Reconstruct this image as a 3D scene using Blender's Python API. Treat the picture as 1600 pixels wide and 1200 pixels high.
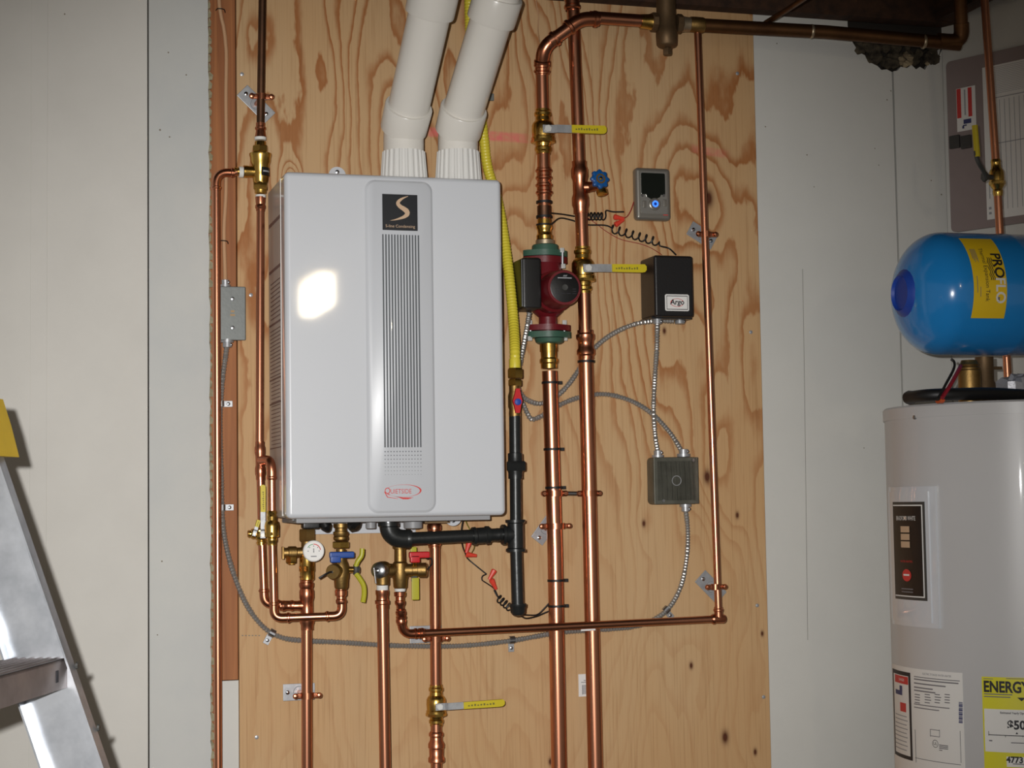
import bpy, bmesh, math, random
from mathutils import Vector, Matrix
random.seed(7)
for o in list(bpy.data.objects): bpy.data.objects.remove(o)
sc = bpy.context.scene
COL = sc.collection
V = Vector
PI = math.pi
def lin(r, g, b):
    f = lambda v: (v/255/12.92) if v/255 <= .04045 else ((v/255+.055)/1.055)**2.4
    return (f(r), f(g), f(b), 1)
# ------------------------------------------------------------------ camera
F = 2720.0; YAW, PITCH, ROLL = .286, .0668, -.015
CAM = V((0, -3.75, 1.5))
_f = V((math.sin(YAW)*math.cos(PITCH), math.cos(YAW)*math.cos(PITCH), math.sin(PITCH)))
_r0 = V((math.cos(YAW), -math.sin(YAW), 0)); _u0 = _r0.cross(_f)
_r = _r0*math.cos(ROLL)+_u0*math.sin(ROLL); _u = -_r0*math.sin(ROLL)+_u0*math.cos(ROLL)
cam = bpy.data.objects.new('camera', bpy.data.cameras.new('camera')); COL.objects.link(cam)
cam.matrix_world = Matrix(((_r.x, _u.x, -_f.x, CAM.x), (_r.y, _u.y, -_f.y, CAM.y), (_r.z, _u.z, -_f.z, CAM.z), (0, 0, 0, 1)))
cam.data.sensor_width = 36; cam.data.lens = F/1600*36; cam.data.clip_start = .05; cam.data.clip_end = 60
sc.camera = cam
def ray(px, py): return _f + _r*((px-800)/F) - _u*((py-600)/F)
def P(px, py, y):                       # photo pixel -> world point on the plane at distance y from the plywood face
    d = ray(px, py); return CAM + d*((y-CAM.y)/d.y)
def PL(px, py, p0, n):
    d = ray(px, py); return CAM + d*((p0-CAM).dot(n)/d.dot(n))
def M(px, y=0): return (P(px, 600, y)-CAM).dot(_f)/F     # metres per pixel there
# ------------------------------------------------------------------ world, flash, exposure
w = bpy.data.worlds.new('world'); sc.world = w; w.use_nodes = True
w.node_tree.nodes['Background'].inputs[0].default_value = lin(226, 214, 200)
w.node_tree.nodes['Background'].inputs[1].default_value = .26
fl = bpy.data.lights.new('camera_flash', 'SPOT'); fl.energy = 385; fl.spot_size = math.radians(53); fl.spot_blend = 1; fl.shadow_soft_size = .011
fl.color = (1, .985, .965)
fo = bpy.data.objects.new('camera_flash', fl); COL.objects.link(fo)
fo.location = CAM - _r*.062 + _u*.045 + _f*.02
fo.rotation_euler = (P(610, 830, 0)-fo.location).to_track_quat('-Z', 'Y').to_euler()
sc.view_settings.view_transform = 'Standard'; sc.view_settings.look = 'None'; sc.view_settings.exposure = 0; sc.view_settings.gamma = 1
sc.view_settings.use_curve_mapping = False
# ------------------------------------------------------------------ materials
MT = {}
def mat(name, col, rough=.5, metal=0, coat=0, spec=.5, var=0, vscale=20, bump=0, bscale=60, col2=None, emit=None, estr=1, alpha=1, trans=0, stretch=(1, 1, 1)):
    m = bpy.data.materials.new(name); m.use_nodes = True; nt = m.node_tree; b = nt.nodes['Principled BSDF']
    b.inputs['Base Color'].default_value = lin(*col); b.inputs['Roughness'].default_value = rough; b.inputs['Metallic'].default_value = metal
    b.inputs['Coat Weight'].default_value = coat; b.inputs['Coat Roughness'].default_value = .04; b.inputs['Specular IOR Level'].default_value = spec
    b.inputs['Transmission Weight'].default_value = trans
    if emit: b.inputs['Emission Color'].default_value = lin(*emit); b.inputs['Emission Strength'].default_value = estr
    if var or bump or col2:
        tc = nt.nodes.new('ShaderNodeTexCoord'); mp = nt.nodes.new('ShaderNodeMapping'); mp.inputs['Scale'].default_value = stretch
        nt.links.new(tc.outputs['Object'], mp.inputs['Vector'])
    if var or col2:
        n = nt.nodes.new('ShaderNodeTexNoise'); n.inputs['Scale'].default_value = vscale; n.inputs['Detail'].default_value = 4; n.inputs['Roughness'].default_value = .6
        nt.links.new(mp.outputs[0], n.inputs['Vector'])
        r = nt.nodes.new('ShaderNodeValToRGB'); c = lin(*col)
        if col2: c1 = lin(*col2)
        else: c1 = tuple(x*(1-var) for x in c[:3])+(1,)
        r.color_ramp.elements[0].color = c1; r.color_ramp.elements[1].color = c
        r.color_ramp.elements[0].position = .3; r.color_ramp.elements[1].position = .68
        nt.links.new(n.outputs['Fac'], r.inputs[0]); nt.links.new(r.outputs[0], b.inputs['Base Color'])
        if metal > .5:
            rr = nt.nodes.new('ShaderNodeMapRange'); rr.inputs['To Min'].default_value = rough*1.35; rr.inputs['To Max'].default_value = rough*.85
            nt.links.new(n.outputs['Fac'], rr.inputs['Value']); nt.links.new(rr.outputs[0], b.inputs['Roughness'])
    if bump:
        n2 = nt.nodes.new('ShaderNodeTexNoise'); n2.inputs['Scale'].default_value = bscale; n2.inputs['Detail'].default_value = 3
        nt.links.new(mp.outputs[0], n2.inputs['Vector'])
        bp = nt.nodes.new('ShaderNodeBump'); bp.inputs['Strength'].default_value = bump; bp.inputs['Distance'].default_value = .002
        nt.links.new(n2.outputs['Fac'], bp.inputs['Height']); nt.links.new(bp.outputs[0], b.inputs['Normal'])
    MT[name] = m; return m
mat('copper', (214, 148, 116), .27, 1, var=.2, vscale=14, stretch=(1, 1, .3))
mat('copper_fit', (204, 134, 102), .27, 1, var=.15, vscale=30)
mat('copper_old', (128, 92, 70), .42, 1, col2=(92, 70, 56), vscale=18)
mat('copper_brown', (112, 78, 48), .45, .85, col2=(84, 56, 34), vscale=12)
mat('brass', (222, 182, 98), .24, 1, var=.25, vscale=25)
mat('brass_dull', (166, 134, 82), .44, 1, var=.25, vscale=30, bump=.15, bscale=250)
mat('bronze', (122, 98, 70), .5, .7, var=.3, vscale=30)
mat('solder', (196, 178, 150), .4, .8, var=.3, vscale=60)
mat('chrome', (225, 228, 232), .14, 1)
mat('bolt_zinc', (226, 226, 222), .4, .3)
mat('steel', (170, 172, 175), .3, 1, var=.2, vscale=40)
mat('galv', (178, 180, 183), .42, .5, var=.22, vscale=70)
mat('armor', (168, 166, 162), .34, .6, var=.15, vscale=60)
mat('black_iron', (44, 46, 46), .34, .35, var=.2, vscale=40, bump=.12, bscale=120)
mat('black_plastic', (18, 18, 19), .38, bump=.06, bscale=200)
mat('black_rubber', (20, 20, 21), .5)
mat('black_paint', (30, 29, 30), .36, .1, bump=.1, bscale=300)
mat('dark_grey', (62, 62, 60), .45)
mat('case_white', (206, 209, 214), .35, coat=.9, bump=.02, bscale=7)
mat('case_side', (196, 186, 178), .35, coat=.1)
mat('white_plastic', (225, 224, 220), .4)
mat('grey_plastic', (150, 150, 152), .45)
mat('pvc', (226, 222, 214), .26, var=.04, vscale=6)
mat('teflon', (226, 226, 222), .7)
mat('red_paint', (104, 20, 28), .4, bump=.1, bscale=220)
mat('green_paint', (58, 92, 76), .45, bump=.1, bscale=150)
mat('red_plastic', (196, 26, 34), .4)
mat('orange_red', (222, 70, 52), .4)
mat('blue_plastic', (22, 70, 150), .38)
mat('blue_knob', (16, 84, 150), .4)
mat('blue_tank', (36, 138, 214), .2, coat=.4, var=.06, vscale=8)
mat('blue_dark', (28, 68, 164), .45)
mat('yellow', (206, 186, 28), .42)
mat('yellow_olive', (178, 172, 36), .45)
mat('yellow_hose', (218, 202, 62), .4)
mat('yellow_label', (240, 200, 32), .45)
mat('yellow_energy', (224, 216, 40), .5)
mat('yellow_cap', (222, 184, 18), .45, var=.1, vscale=15)
mat('tan_cable', (196, 154, 116), .5)
mat('label_white', (232, 230, 226), .5)
mat('ink', (36, 34, 40), .6)
mat('ink_grey', (120, 118, 122), .6)
mat('grip_ink', (120, 112, 40), .6)
mat('ink_faint', (160, 160, 164), .6)
mat('ink_red', (206, 60, 56), .6)
mat('ink_blue', (60, 64, 110), .6)
mat('logo_black', (22, 28, 36), .3, coat=.3)
mat('logo_tan', (200, 170, 140), .4)
mat('stripe', (84, 88, 92), .6)
mat('dots', (112, 116, 120), .6)
mat('tank_grey', (196, 195, 195), .36, coat=.15, var=.03, vscale=4)
mat('taupe', (146, 132, 130), .45, var=.05, vscale=30)
mat('thermo_grey', (136, 132, 124), .35, .5)
mat('glass_dark', (26, 30, 26), .12, coat=.5)
mat('blue_glow', (40, 90, 240), .4, emit=(50, 110, 255), estr=2.2)
mat('box_grey', (120, 124, 122), .5, .3, var=.12, vscale=60, bump=.1, bscale=200)
mat('box_steel', (104, 104, 94), .4, .4, col2=(84, 84, 75), vscale=26)
mat('alu', (206, 210, 216), .36, .8, col2=(150, 154, 160), vscale=14, bump=.05, bscale=80)
mat('alu_step', (150, 140, 138), .46, .6, var=.25, vscale=20)
mat('foil', (190, 190, 196), .4, .3, bump=.8, bscale=70)
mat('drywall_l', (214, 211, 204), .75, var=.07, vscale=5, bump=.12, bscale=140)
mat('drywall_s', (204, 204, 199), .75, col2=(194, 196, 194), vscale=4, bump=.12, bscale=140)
mat('drywall_r', (212, 211, 205), .75, var=.05, vscale=5, bump=.12, bscale=140)
mat('gypsum', (168, 160, 132), .9, col2=(128, 120, 92), vscale=90, bump=.8, bscale=180)
mat('dark_gap', (52, 46, 40), .9)
mat('joist', (74, 48, 30), .85, col2=(44, 28, 18), vscale=6, stretch=(6, .6, 6))
mat('insul', (96, 86, 68), 1, col2=(34, 28, 24), vscale=45, bump=1, bscale=90)
mat('insul_tan', (176, 160, 128), 1, col2=(120, 104, 82), vscale=50, bump=1, bscale=90)
mat('concrete', (120, 118, 114), .8, var=.2, vscale=6)
mat('stain', (140, 138, 132), .9)
mat('speck', (140, 132, 118), .9)
mat('bulb', (255, 236, 200), .4, emit=(255, 236, 204), estr=42)

def wood_stud():
    m = bpy.data.materials.new('stud'); m.use_nodes = True; nt = m.node_tree; N = nt.nodes; L = nt.links; b = N['Principled BSDF']; b.inputs['Roughness'].default_value = .65
    tc = N.new('ShaderNodeTexCoord'); mp = N.new('ShaderNodeMapping'); mp.inputs['Scale'].default_value = (70, 70, 2.2); L.new(tc.outputs['Object'], mp.inputs[0])
    n = N.new('ShaderNodeTexNoise'); n.inputs['Scale'].default_value = 1; n.inputs['Detail'].default_value = 4; n.inputs['Distortion'].default_value = .6; L.new(mp.outputs[0], n.inputs[0])
    r = N.new('ShaderNodeValToRGB'); r.color_ramp.elements[0].position = .3; r.color_ramp.elements[1].position = .75
    r.color_ramp.elements[0].color = lin(136, 80, 40); r.color_ramp.elements[1].color = lin(174, 112, 62); L.new(n.outputs[0], r.inputs[0]); L.new(r.outputs[0], b.inputs['Base Color'])
    MT['stud'] = m
wood_stud()
def plywood_mat(knots, marks):
    m = bpy.data.materials.new('plywood'); m.use_nodes = True; nt = m.node_tree; N = nt.nodes; L = nt.links; b = N['Principled BSDF']
    def mth(op, a, b_=None, c=None, clamp=False):
        n = N.new('ShaderNodeMath'); n.operation = op; n.use_clamp = clamp
        for i, v in enumerate((a, b_, c)):
            if v is None: continue
            if isinstance(v, (int, float)): n.inputs[i].default_value = v
            else: L.new(v, n.inputs[i])
        return n.outputs[0]
    tc = N.new('ShaderNodeTexCoord'); sep = N.new('ShaderNodeSeparateXYZ'); L.new(tc.outputs['Object'], sep.inputs[0]); X, Z = sep.outputs[0], sep.outputs[2]
    def noise(sx, sz, detail=2, off=0., rough=.5, dist=0):
        cb = N.new('ShaderNodeCombineXYZ'); L.new(mth('MULTIPLY_ADD', X, sx, off), cb.inputs[0]); L.new(mth('MULTIPLY', Z, sz), cb.inputs[2]); cb.inputs[1].default_value = off*.37
        n = N.new('ShaderNodeTexNoise'); n.inputs['Scale'].default_value = 1; n.inputs['Detail'].default_value = detail; n.inputs['Roughness'].default_value = rough; n.inputs['Distortion'].default_value = dist
        L.new(cb.outputs[0], n.inputs['Vector']); return n.outputs['Fac']
    def smooth(v, a, c):
        n = N.new('ShaderNodeMapRange'); n.interpolation_type = 'SMOOTHSTEP'; L.new(v, n.inputs['Value']); n.inputs['From Min'].default_value = a; n.inputs['From Max'].default_value = c; return n.outputs[0]
    big = noise(3.4, .95, 2, 3.1); mid = noise(11, 3.4, 2, 7.7); jag = noise(60, 22, 2, 1.3)
    ph = mth('MULTIPLY', X, 15.0)
    ph = mth('ADD', ph, mth('MULTIPLY', big, 19.0)); ph = mth('ADD', ph, mth('MULTIPLY', mid, 1.9)); ph = mth('ADD', ph, mth('MULTIPLY', jag, .42))
    core = None
    for (kx, kz, rad, amp) in knots:
        dx = mth('SUBTRACT', X, kx); dz = mth('MULTIPLY', mth('SUBTRACT', Z, kz), .55)
        d2 = mth('ADD', mth('MULTIPLY', dx, dx), mth('MULTIPLY', dz, dz))
        g = mth('EXPONENT', mth('MULTIPLY', d2, -1/(rad*5)**2)); ph = mth('ADD', ph, mth('MULTIPLY', g, amp))
        k = mth('EXPONENT', mth('MULTIPLY', d2, -1/(rad*.75)**2)); core = k if core is None else mth('MAXIMUM', core, k)
    fr = mth('FRACT', ph)
    ring = mth('MULTIPLY', smooth(fr, .42, .88), mth('SUBTRACT', 1, smooth(fr, .90, 1.0)))
    # figure fades towards the plainer lower veneer and varies in patches
    up = smooth(mth('ADD', Z, mth('MULTIPLY', big, .5)), 1.45, 2.25)
    amt = mth('MULTIPLY', mth('ADD', .13, mth('MULTIPLY', up, .55)), mth('ADD', .35, mth('MULTIPLY', noise(2.6, 1.1, 2, 12.), 1.2)))
    fac = mth('MULTIPLY', mth('MULTIPLY', ring, mth('ADD', .35, mth('MULTIPLY', ring, .75))), amt, None, True)
    rp = N.new('ShaderNodeMix'); rp.data_type = 'RGBA'; rp.inputs['A'].default_value = lin(200, 166, 124); rp.inputs['B'].default_value = lin(160, 98, 46); L.new(fac, rp.inputs['Factor'])
    # warm blotches
    bl = N.new('ShaderNodeMix'); bl.data_type = 'RGBA'; bl.blend_type = 'MULTIPLY'; L.new(rp.outputs['Result'], bl.inputs['A']); bl.inputs['B'].default_value = (.96, .84, .70, 1); L.new(mth('MULTIPLY', smooth(noise(3, 1.5, 3, 21.), .35, .7), .62), bl.inputs['Factor'])
    # fine fibres
    fb = N.new('ShaderNodeMix'); fb.data_type = 'RGBA'; fb.blend_type = 'MULTIPLY'; L.new(bl.outputs['Result'], fb.inputs['A']); fb.inputs['B'].default_value = (.70, .60, .50, 1)
    L.new(mth('MULTIPLY', smooth(noise(230, 5, 3, 5.), .48, .8), .62), fb.inputs['Factor'])
    cur = fb.outputs['Result']
    kn = N.new('ShaderNodeMix'); kn.data_type = 'RGBA'; L.new(cur, kn.inputs['A']); kn.inputs['B'].default_value = lin(86, 44, 22); L.new(mth('MULTIPLY', core, 1.25, None, True), kn.inputs['Factor']); cur = kn.outputs['Result']
    for (x0, x1, z0, hw, slope, st) in marks:      # pink chalk strokes
        zc = mth('MULTIPLY_ADD', mth('SUBTRACT', X, x0), slope, z0); dz = mth('ABSOLUTE', mth('SUBTRACT', Z, zc))
        a = mth('SUBTRACT', 1, smooth(dz, hw*.5, hw)); bx = mth('MULTIPLY', smooth(X, x0-.01, x0+.01), mth('SUBTRACT', 1, smooth(X, x1-.03, x1+.01)))
        fa = mth('MULTIPLY', mth('MULTIPLY', a, bx), mth('MULTIPLY', noise(90, 90, 2, 2.), st), None, True)
        pk = N.new('ShaderNodeMix'); pk.data_type = 'RGBA'; L.new(cur, pk.inputs['A']); pk.inputs['B'].default_value = lin(226, 96, 106); L.new(fa, pk.inputs['Factor']); cur = pk.outputs['Result']
    L.new(cur, b.inputs['Base Color']); b.inputs['Roughness'].default_value = .62; b.inputs['Specular IOR Level'].default_value = .3
    bp = N.new('ShaderNodeBump'); bp.inputs['Strength'].default_value = .25; bp.inputs['Distance'].default_value = .001; L.new(noise(230, 6, 3, 5.), bp.inputs['Height']); L.new(bp.outputs[0], b.inputs['Normal'])
    MT['plywood'] = m
# ------------------------------------------------------------------ mesh helpers
class B:
    def __init__(s): s.v = []; s.f = []; s.wn = False
    def add(s, v, f):
        o = len(s.v); s.v += [tuple(x) for x in v]; s.f += [tuple(i+o for i in q) for q in f]; return s
    def lathe(s, A, d, prof, n=18, cap=True, flat=False, rot=0, sx=1):
        A = V(A); d = V(d).normalized(); a = V((0, 0, 1)) if abs(d.z) < .9 else V((0, -1, 0)); e1 = d.cross(a).normalized(); e2 = d.cross(e1)
        vs = []; fs = []
        for h, r in prof:
            for i in range(n):
                t = 2*PI*i/n+rot; vs.append(A+d*h+(e1*math.cos(t)*sx+e2*math.sin(t))*r)
        m = len(prof)
        for j in range(m-1):
            for i in range(n): fs.append((j*n+i, (j+1)*n+i, (j+1)*n+(i+1) % n, j*n+(i+1) % n))
        if cap: fs.append(tuple(range(n))); fs.append(tuple(reversed(range((m-1)*n, m*n))))
        return s.add(vs, fs)
    def cyl(s, A, C, r, n=18): A = V(A); C = V(C); return s.lathe(A, C-A, [(0, r), ((C-A).length, r)], n)
    def tube(s, pts, r, n=12, cap=True):
        pts = [V(p) for p in pts]; N = len(pts); rr = r if isinstance(r, (list, tuple)) else [r]*N
        t0 = (pts[1]-pts[0]).normalized(); a = V((0, 0, 1)) if abs(t0.z) < .9 else V((1, 0, 0)); e = t0.cross(a).normalized(); vs = []; fs = []
        for i, p in enumerate(pts):
            t = (pts[min(i+1, N-1)]-pts[max(i-1, 0)]).normalized(); e = (e-t*e.dot(t)).normalized(); g = t.cross(e)
            for k in range(n):
                q = 2*PI*k/n; vs.append(p+(e*math.cos(q)+g*math.sin(q))*rr[i])
        for j in range(N-1):
            for k in range(n): fs.append((j*n+k, j*n+(k+1) % n, (j+1)*n+(k+1) % n, (j+1)*n+k))
        if cap: fs.append(tuple(reversed(range(n)))); fs.append(tuple(range((N-1)*n, N*n)))
        return s.add(vs, fs)
    def box(s, c, size, ax=None, bev=0, seg=2):
        s.wn = s.wn or bev > 0
        bm = bmesh.new(); bmesh.ops.create_cube(bm, size=1); bmesh.ops.scale(bm, vec=V(size), verts=bm.verts)
        if bev: bmesh.ops.bevel(bm, geom=list(bm.edges), offset=bev, segments=seg, profile=.5, affect='EDGES')
        ax = ax or (V((1, 0, 0)), V((0, 1, 0)), V((0, 0, 1))); c = V(c)
        bm.verts.index_update(); s.add([c+ax[0]*q.co.x+ax[1]*q.co.y+ax[2]*q.co.z for q in bm.verts], [[q.index for q in f.verts] for f in bm.faces]); bm.free(); return s
    def prism(s, poly, o, ax, ay, depth):      # poly in (ax, ay), extruded by depth along ax x ay from the plane backwards
        o = V(o); n = ax.cross(ay).normalized(); k = len(poly)
        vs = [o+ax*x+ay*y for x, y in poly]+[o+ax*x+ay*y-n*depth for x, y in poly]
        fs = [tuple(range(k)), tuple(reversed(range(k, 2*k)))]+[(i, i+k, (i+1) % k+k, (i+1) % k) for i in range(k)]
        return s.add(vs, fs)
def mk(name, b, m, parent=None, label=None, cat=None, group=None, kind=None, ang=35):
    me = bpy.data.meshes.new(name); me.from_pydata(b.v, [], b.f)
    bm = bmesh.new(); bm.from_mesh(me); bmesh.ops.recalc_face_normals(bm, faces=bm.faces); bm.to_mesh(me); bm.free()
    for p in me.polygons: p.use_smooth = True
    me.set_sharp_from_angle(angle=math.radians(ang)); me.materials.append(MT[m] if isinstance(m, str) else m)
    o = bpy.data.objects.new(name, me); COL.objects.link(o)
    if b.wn: wm = o.modifiers.new('weighted_normals', 'WEIGHTED_NORMAL'); wm.keep_sharp = True; wm.weight = 100
    if parent:
        o.parent = parent
        if parent.type == 'EMPTY': o.matrix_parent_inverse = Matrix.Translation(-parent.location)
    else:                                   # a thing that is one mesh: origin at its centre
        lo = V([min(v[i] for v in b.v) for i in range(3)]); hi = V([max(v[i] for v in b.v) for i in range(3)]); c = (lo+hi)/2
        me.transform(Matrix.Translation(-c)); o.location = c
    if label: o['label'] = label
    if cat: o['category'] = cat
    if group: o['group'] = group
    if kind: o['kind'] = kind
    return o
def thing(name, label, cat, at, group=None, kind=None):
    o = bpy.data.objects.new(name, None); COL.objects.link(o); o.location = V(at); o.empty_display_size = .05
    if kind: o['kind'] = kind
    if label: o['label'] = label
    if cat: o['category'] = cat
    if group: o['group'] = group
    return o
def rrect(w, h, r, n=5, cx=0, cy=0):
    out = []
    for sx, sy, a0 in ((1, -1, -PI/2), (1, 1, 0), (-1, 1, PI/2), (-1, -1, PI)):
        for i in range(n+1):
            a = a0+PI/2*i/n; out.append((cx+sx*(w/2-r)+r*math.cos(a), cy+sy*(h/2-r)+r*math.sin(a)))
    return out
def smoothpath(pts, step=.006, closed=False):
    pts = [V(p) for p in pts]; out = []
    for i in range(len(pts)-1):
        p0 = pts[i-1] if i else pts[0]*2-pts[1]; p1 = pts[i]; p2 = pts[i+1]; p3 = pts[i+2] if i+2 < len(pts) else p2*2-p1
        k = max(2, int((p2-p1).length/step))
        for j in range(k):
            t = j/k; out.append(.5*((2*p1)+(p2-p0)*t+(2*p0-5*p1+4*p2-p3)*t*t+(3*p1-p0-3*p2+p3)*t**3))
    return out+[pts[-1]]
def text(name, s, size, m, parent, o, ax, ay, warp=None, align='CENTER', lift=.0006, stretch=1, bold=0, shear=0):
    c = bpy.data.curves.new(name, 'FONT'); c.body = s; c.size = size; c.align_x = align; c.align_y = 'CENTER'; c.offset = bold; c.shear = shear; c.resolution_u = 3
    t = bpy.data.objects.new(name, c); me = bpy.data.meshes.new_from_object(t); bpy.data.objects.remove(t)
    n = ax.cross(ay).normalized(); b = B()
    f = warp or (lambda x, y: V(o)+ax*x+ay*y+n*lift)
    b.add([f(v.co.x*stretch, v.co.y) for v in me.vertices], [list(p.vertices) for p in me.polygons]); bpy.data.meshes.remove(me)
    return mk(name, b, m, parent)
def flat(name, polys, m, parent, o, ax, ay, lift=.0006, warp=None, kind=None):
    n = ax.cross(ay).normalized(); b = B(); f = warp or (lambda x, y: V(o)+ax*x+ay*y+n*lift)
    for poly in polys:
        if warp and len(poly) == 4:
            (ax_, ay_), (bx_, by_), (cx_, cy_), (dx_, dy_) = poly; k = max(1, int(max(abs(bx_-ax_), abs(cx_-dx_), abs(dx_-ax_))/.006)); h = abs(bx_-ax_)+abs(cx_-dx_) >= abs(dx_-ax_)
            if not h: (ax_, ay_), (bx_, by_), (cx_, cy_), (dx_, dy_) = poly[1], poly[2], poly[3], poly[0]
            vs = []
            for i in range(k+1): t = i/k; vs += [f(ax_+(bx_-ax_)*t, ay_+(by_-ay_)*t), f(dx_+(cx_-dx_)*t, dy_+(cy_-dy_)*t)]
            b.add(vs, [(2*i, 2*i+2, 2*i+3, 2*i+1) for i in range(k)])
        else: b.add([f(x, y) for x, y in poly], [tuple(range(len(poly)))])
    return mk(name, b, m, parent, kind=kind)
def R4(x0, y0, x1, y1): return [(x0, y0), (x1, y0), (x1, y1), (x0, y1)]
EX, EY, EZ = V((1, 0, 0)), V((0, 1, 0)), V((0, 0, 1)); TW = V((0, -1, 0))   # TW = towards the room
# ---- plumbing vocabulary
def sleeve(A, d, r, L, beads=(0,)):         # press-fit sleeve; bead=0 at start, 1 at end
    p = []
    if 0 in beads: p += [(0, r*1.02), (0, r*1.13), (L*.10, r*1.13), (L*.16, r*1.33), (L*.30, r*1.33), (L*.38, r*1.13)]
    else: p += [(0, r*1.13)]
    if 1 in beads: p += [(L*.62, r*1.13), (L*.70, r*1.33), (L*.84, r*1.33), (L*.90, r*1.13), (L, r*1.13), (L, r*1.02)]
    else: p += [(L, r*1.13)]
    return p
def coupling(name, A, C, r, m, parent, label=None):
    A = V(A); C = V(C); return mk(name, B().lathe(A, C-A, sleeve(A, C-A, r, (C-A).length, (0, 1))), m, parent, label)
def arc(p0, c, p1, n=8):                    # smooth bend from p0 to p1 around corner c
    return [p0*(1-t)**2+c*2*t*(1-t)+p1*t*t for t in [i/n for i in range(n+1)]]
def elbow(name, c, d0, d1, r, m, parent, reach=2.4, sl=2.0):
    """bend at corner c joining a pipe arriving from direction d0 side (c+d0) and leaving to c+d1"""
    c = V(c); d0 = V(d0).normalized(); d1 = V(d1).normalized(); a = c+d0*r*reach; e = c+d1*r*reach
    b = B().tube(arc(a, c, e, 10), r*1.13, 16)
    for p, d in ((a, d0), (e, d1)): b.lathe(p+d*r*sl, -d, [(0, r*1.02), (0, r*1.13), (r*.25, r*1.13), (r*.4, r*1.33), (r*.8, r*1.33), (r*1.0, r*1.13), (r*sl+r*.1, r*1.13)], 16)
    return mk(name, b, m, parent)
def pipe(name, pts, r, m, parent, n=18, label=None): return mk(name, B().tube(pts, r, n), m, parent, label)
def nut(b, A, d, r, L, n=6, rot=.3): return b.lathe(A, d, [(0, r*.92), (L*.12, r), (L*.88, r), (L, r*.92)], n, rot=rot)
def ballvalve(label, C, d, r, hd, L, grip_m='yellow', hl=.14, view=None, blend=.35, hoff=1.9, pr=True):
    """brass press ball valve; d axis, hd direction of the handle, view direction of the stem"""
    C = V(C); d = V(d).normalized(); hd = V(hd).normalized(); view = V(view if view else TW).normalized()
    t = thing('ball_valve', label, 'valve', C)
    pf = [(-L, r*1.05), (-L, r*1.16), (-L*.9, r*1.16), (-L*.84, r*1.36), (-L*.72, r*1.36), (-L*.66, r*1.16), (-L*.5, r*1.2), (-L*.42, r*1.5), (-L*.3, r*1.75), (-L*.05, r*1.8), (L*.22, r*1.72), (L*.26, r*1.85), (L*.4, r*1.85), (L*.42, r*1.4), (L*.6, r*1.2), (L*.66, r*1.16), (L*.72, r*1.36), (L*.84, r*1.36), (L*.9, r*1.16), (L, r*1.16), (L, r*1.05)]
    mk('valve_body', B().lathe(C, d, pf, 20), 'brass', t)
    # hexagonal end cap of the body
    mk('cap_nut', nut(B(), C+d*L*.36, d, r*1.95, L*.16, 8), 'brass', t)
    S = C+view*r*1.5
    mk('stem', B().lathe(S, view, [(0, r*.62), (r*.5, r*.62), (r*.5, r*.45), (r*1.1, r*.45)], 14), 'brass', t)
    K = C+view*r*(hoff+.6)
    mk('stem_nut', nut(B(), K, view, r*.62, r*.5), 'bolt_zinc', t)
    up = view.cross(hd); b = B()
    p0 = K-hd*r*.75; stp = view*r*.75; w = r*.62
    # stamped steel lever with a joggle
    path = [p0, K+hd*r*1.0, K+hd*r*1.5+stp*.5, K+hd*r*2.6+stp*.5, K+hd*(hl*.5)+stp*.5]
    vs = []; fs = []
    for p in path:
        for a, c2 in ((-1, 0), (1, 0), (1, 1), (-1, 1)): vs.append(p+up*w*a+view*.0022*c2)
    for i in range(len(path)-1):
        for k in range(4): fs.append((i*4+k, i*4+(k+1) % 4, i*4+4+(k+1) % 4, i*4+4+k))
    fs += [(0, 1, 2, 3), tuple(len(vs)-4+i for i in (3, 2, 1, 0))]
    lv = mk('lever', b.add(vs, fs), 'galv', t)
    g0 = hl*blend; gl = hl-g0; o = K+stp*.5+view*.0055
    poly = [(g0, -w*.98), (g0+gl*.86, -w*1.05), (g0+gl*.95, -w*.95), (hl, -w*.4), (hl, w*.5), (g0+gl*.95, w*1.05), (g0+gl*.86, w*1.02), (g0, w*.98)]
    g = mk('grip', B().prism(poly, o, hd, up, .009), grip_m, t)
    sg = 1 if up.cross(hd).dot(view) > 0 else -1; oo = o+view*.0004; pl = []
    for i in range(9):
        x = g0+gl*(.10+.075*i); pl.append([(x, -w*.32), (x+gl*.045, -w*.32), (x+gl*.045, w*(.05+.12*(i % 3))), (x, w*(.05+.12*(i % 3)))])
    bb = B()
    for q in pl: bb.add([oo+hd*a+up*c for a, c in q], [(0, 1, 2, 3)])
    mk('grip_print', bb, 'grip_ink', g, kind='stuff')
    return t, o, hd, up, g0, gl, w, g
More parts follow.
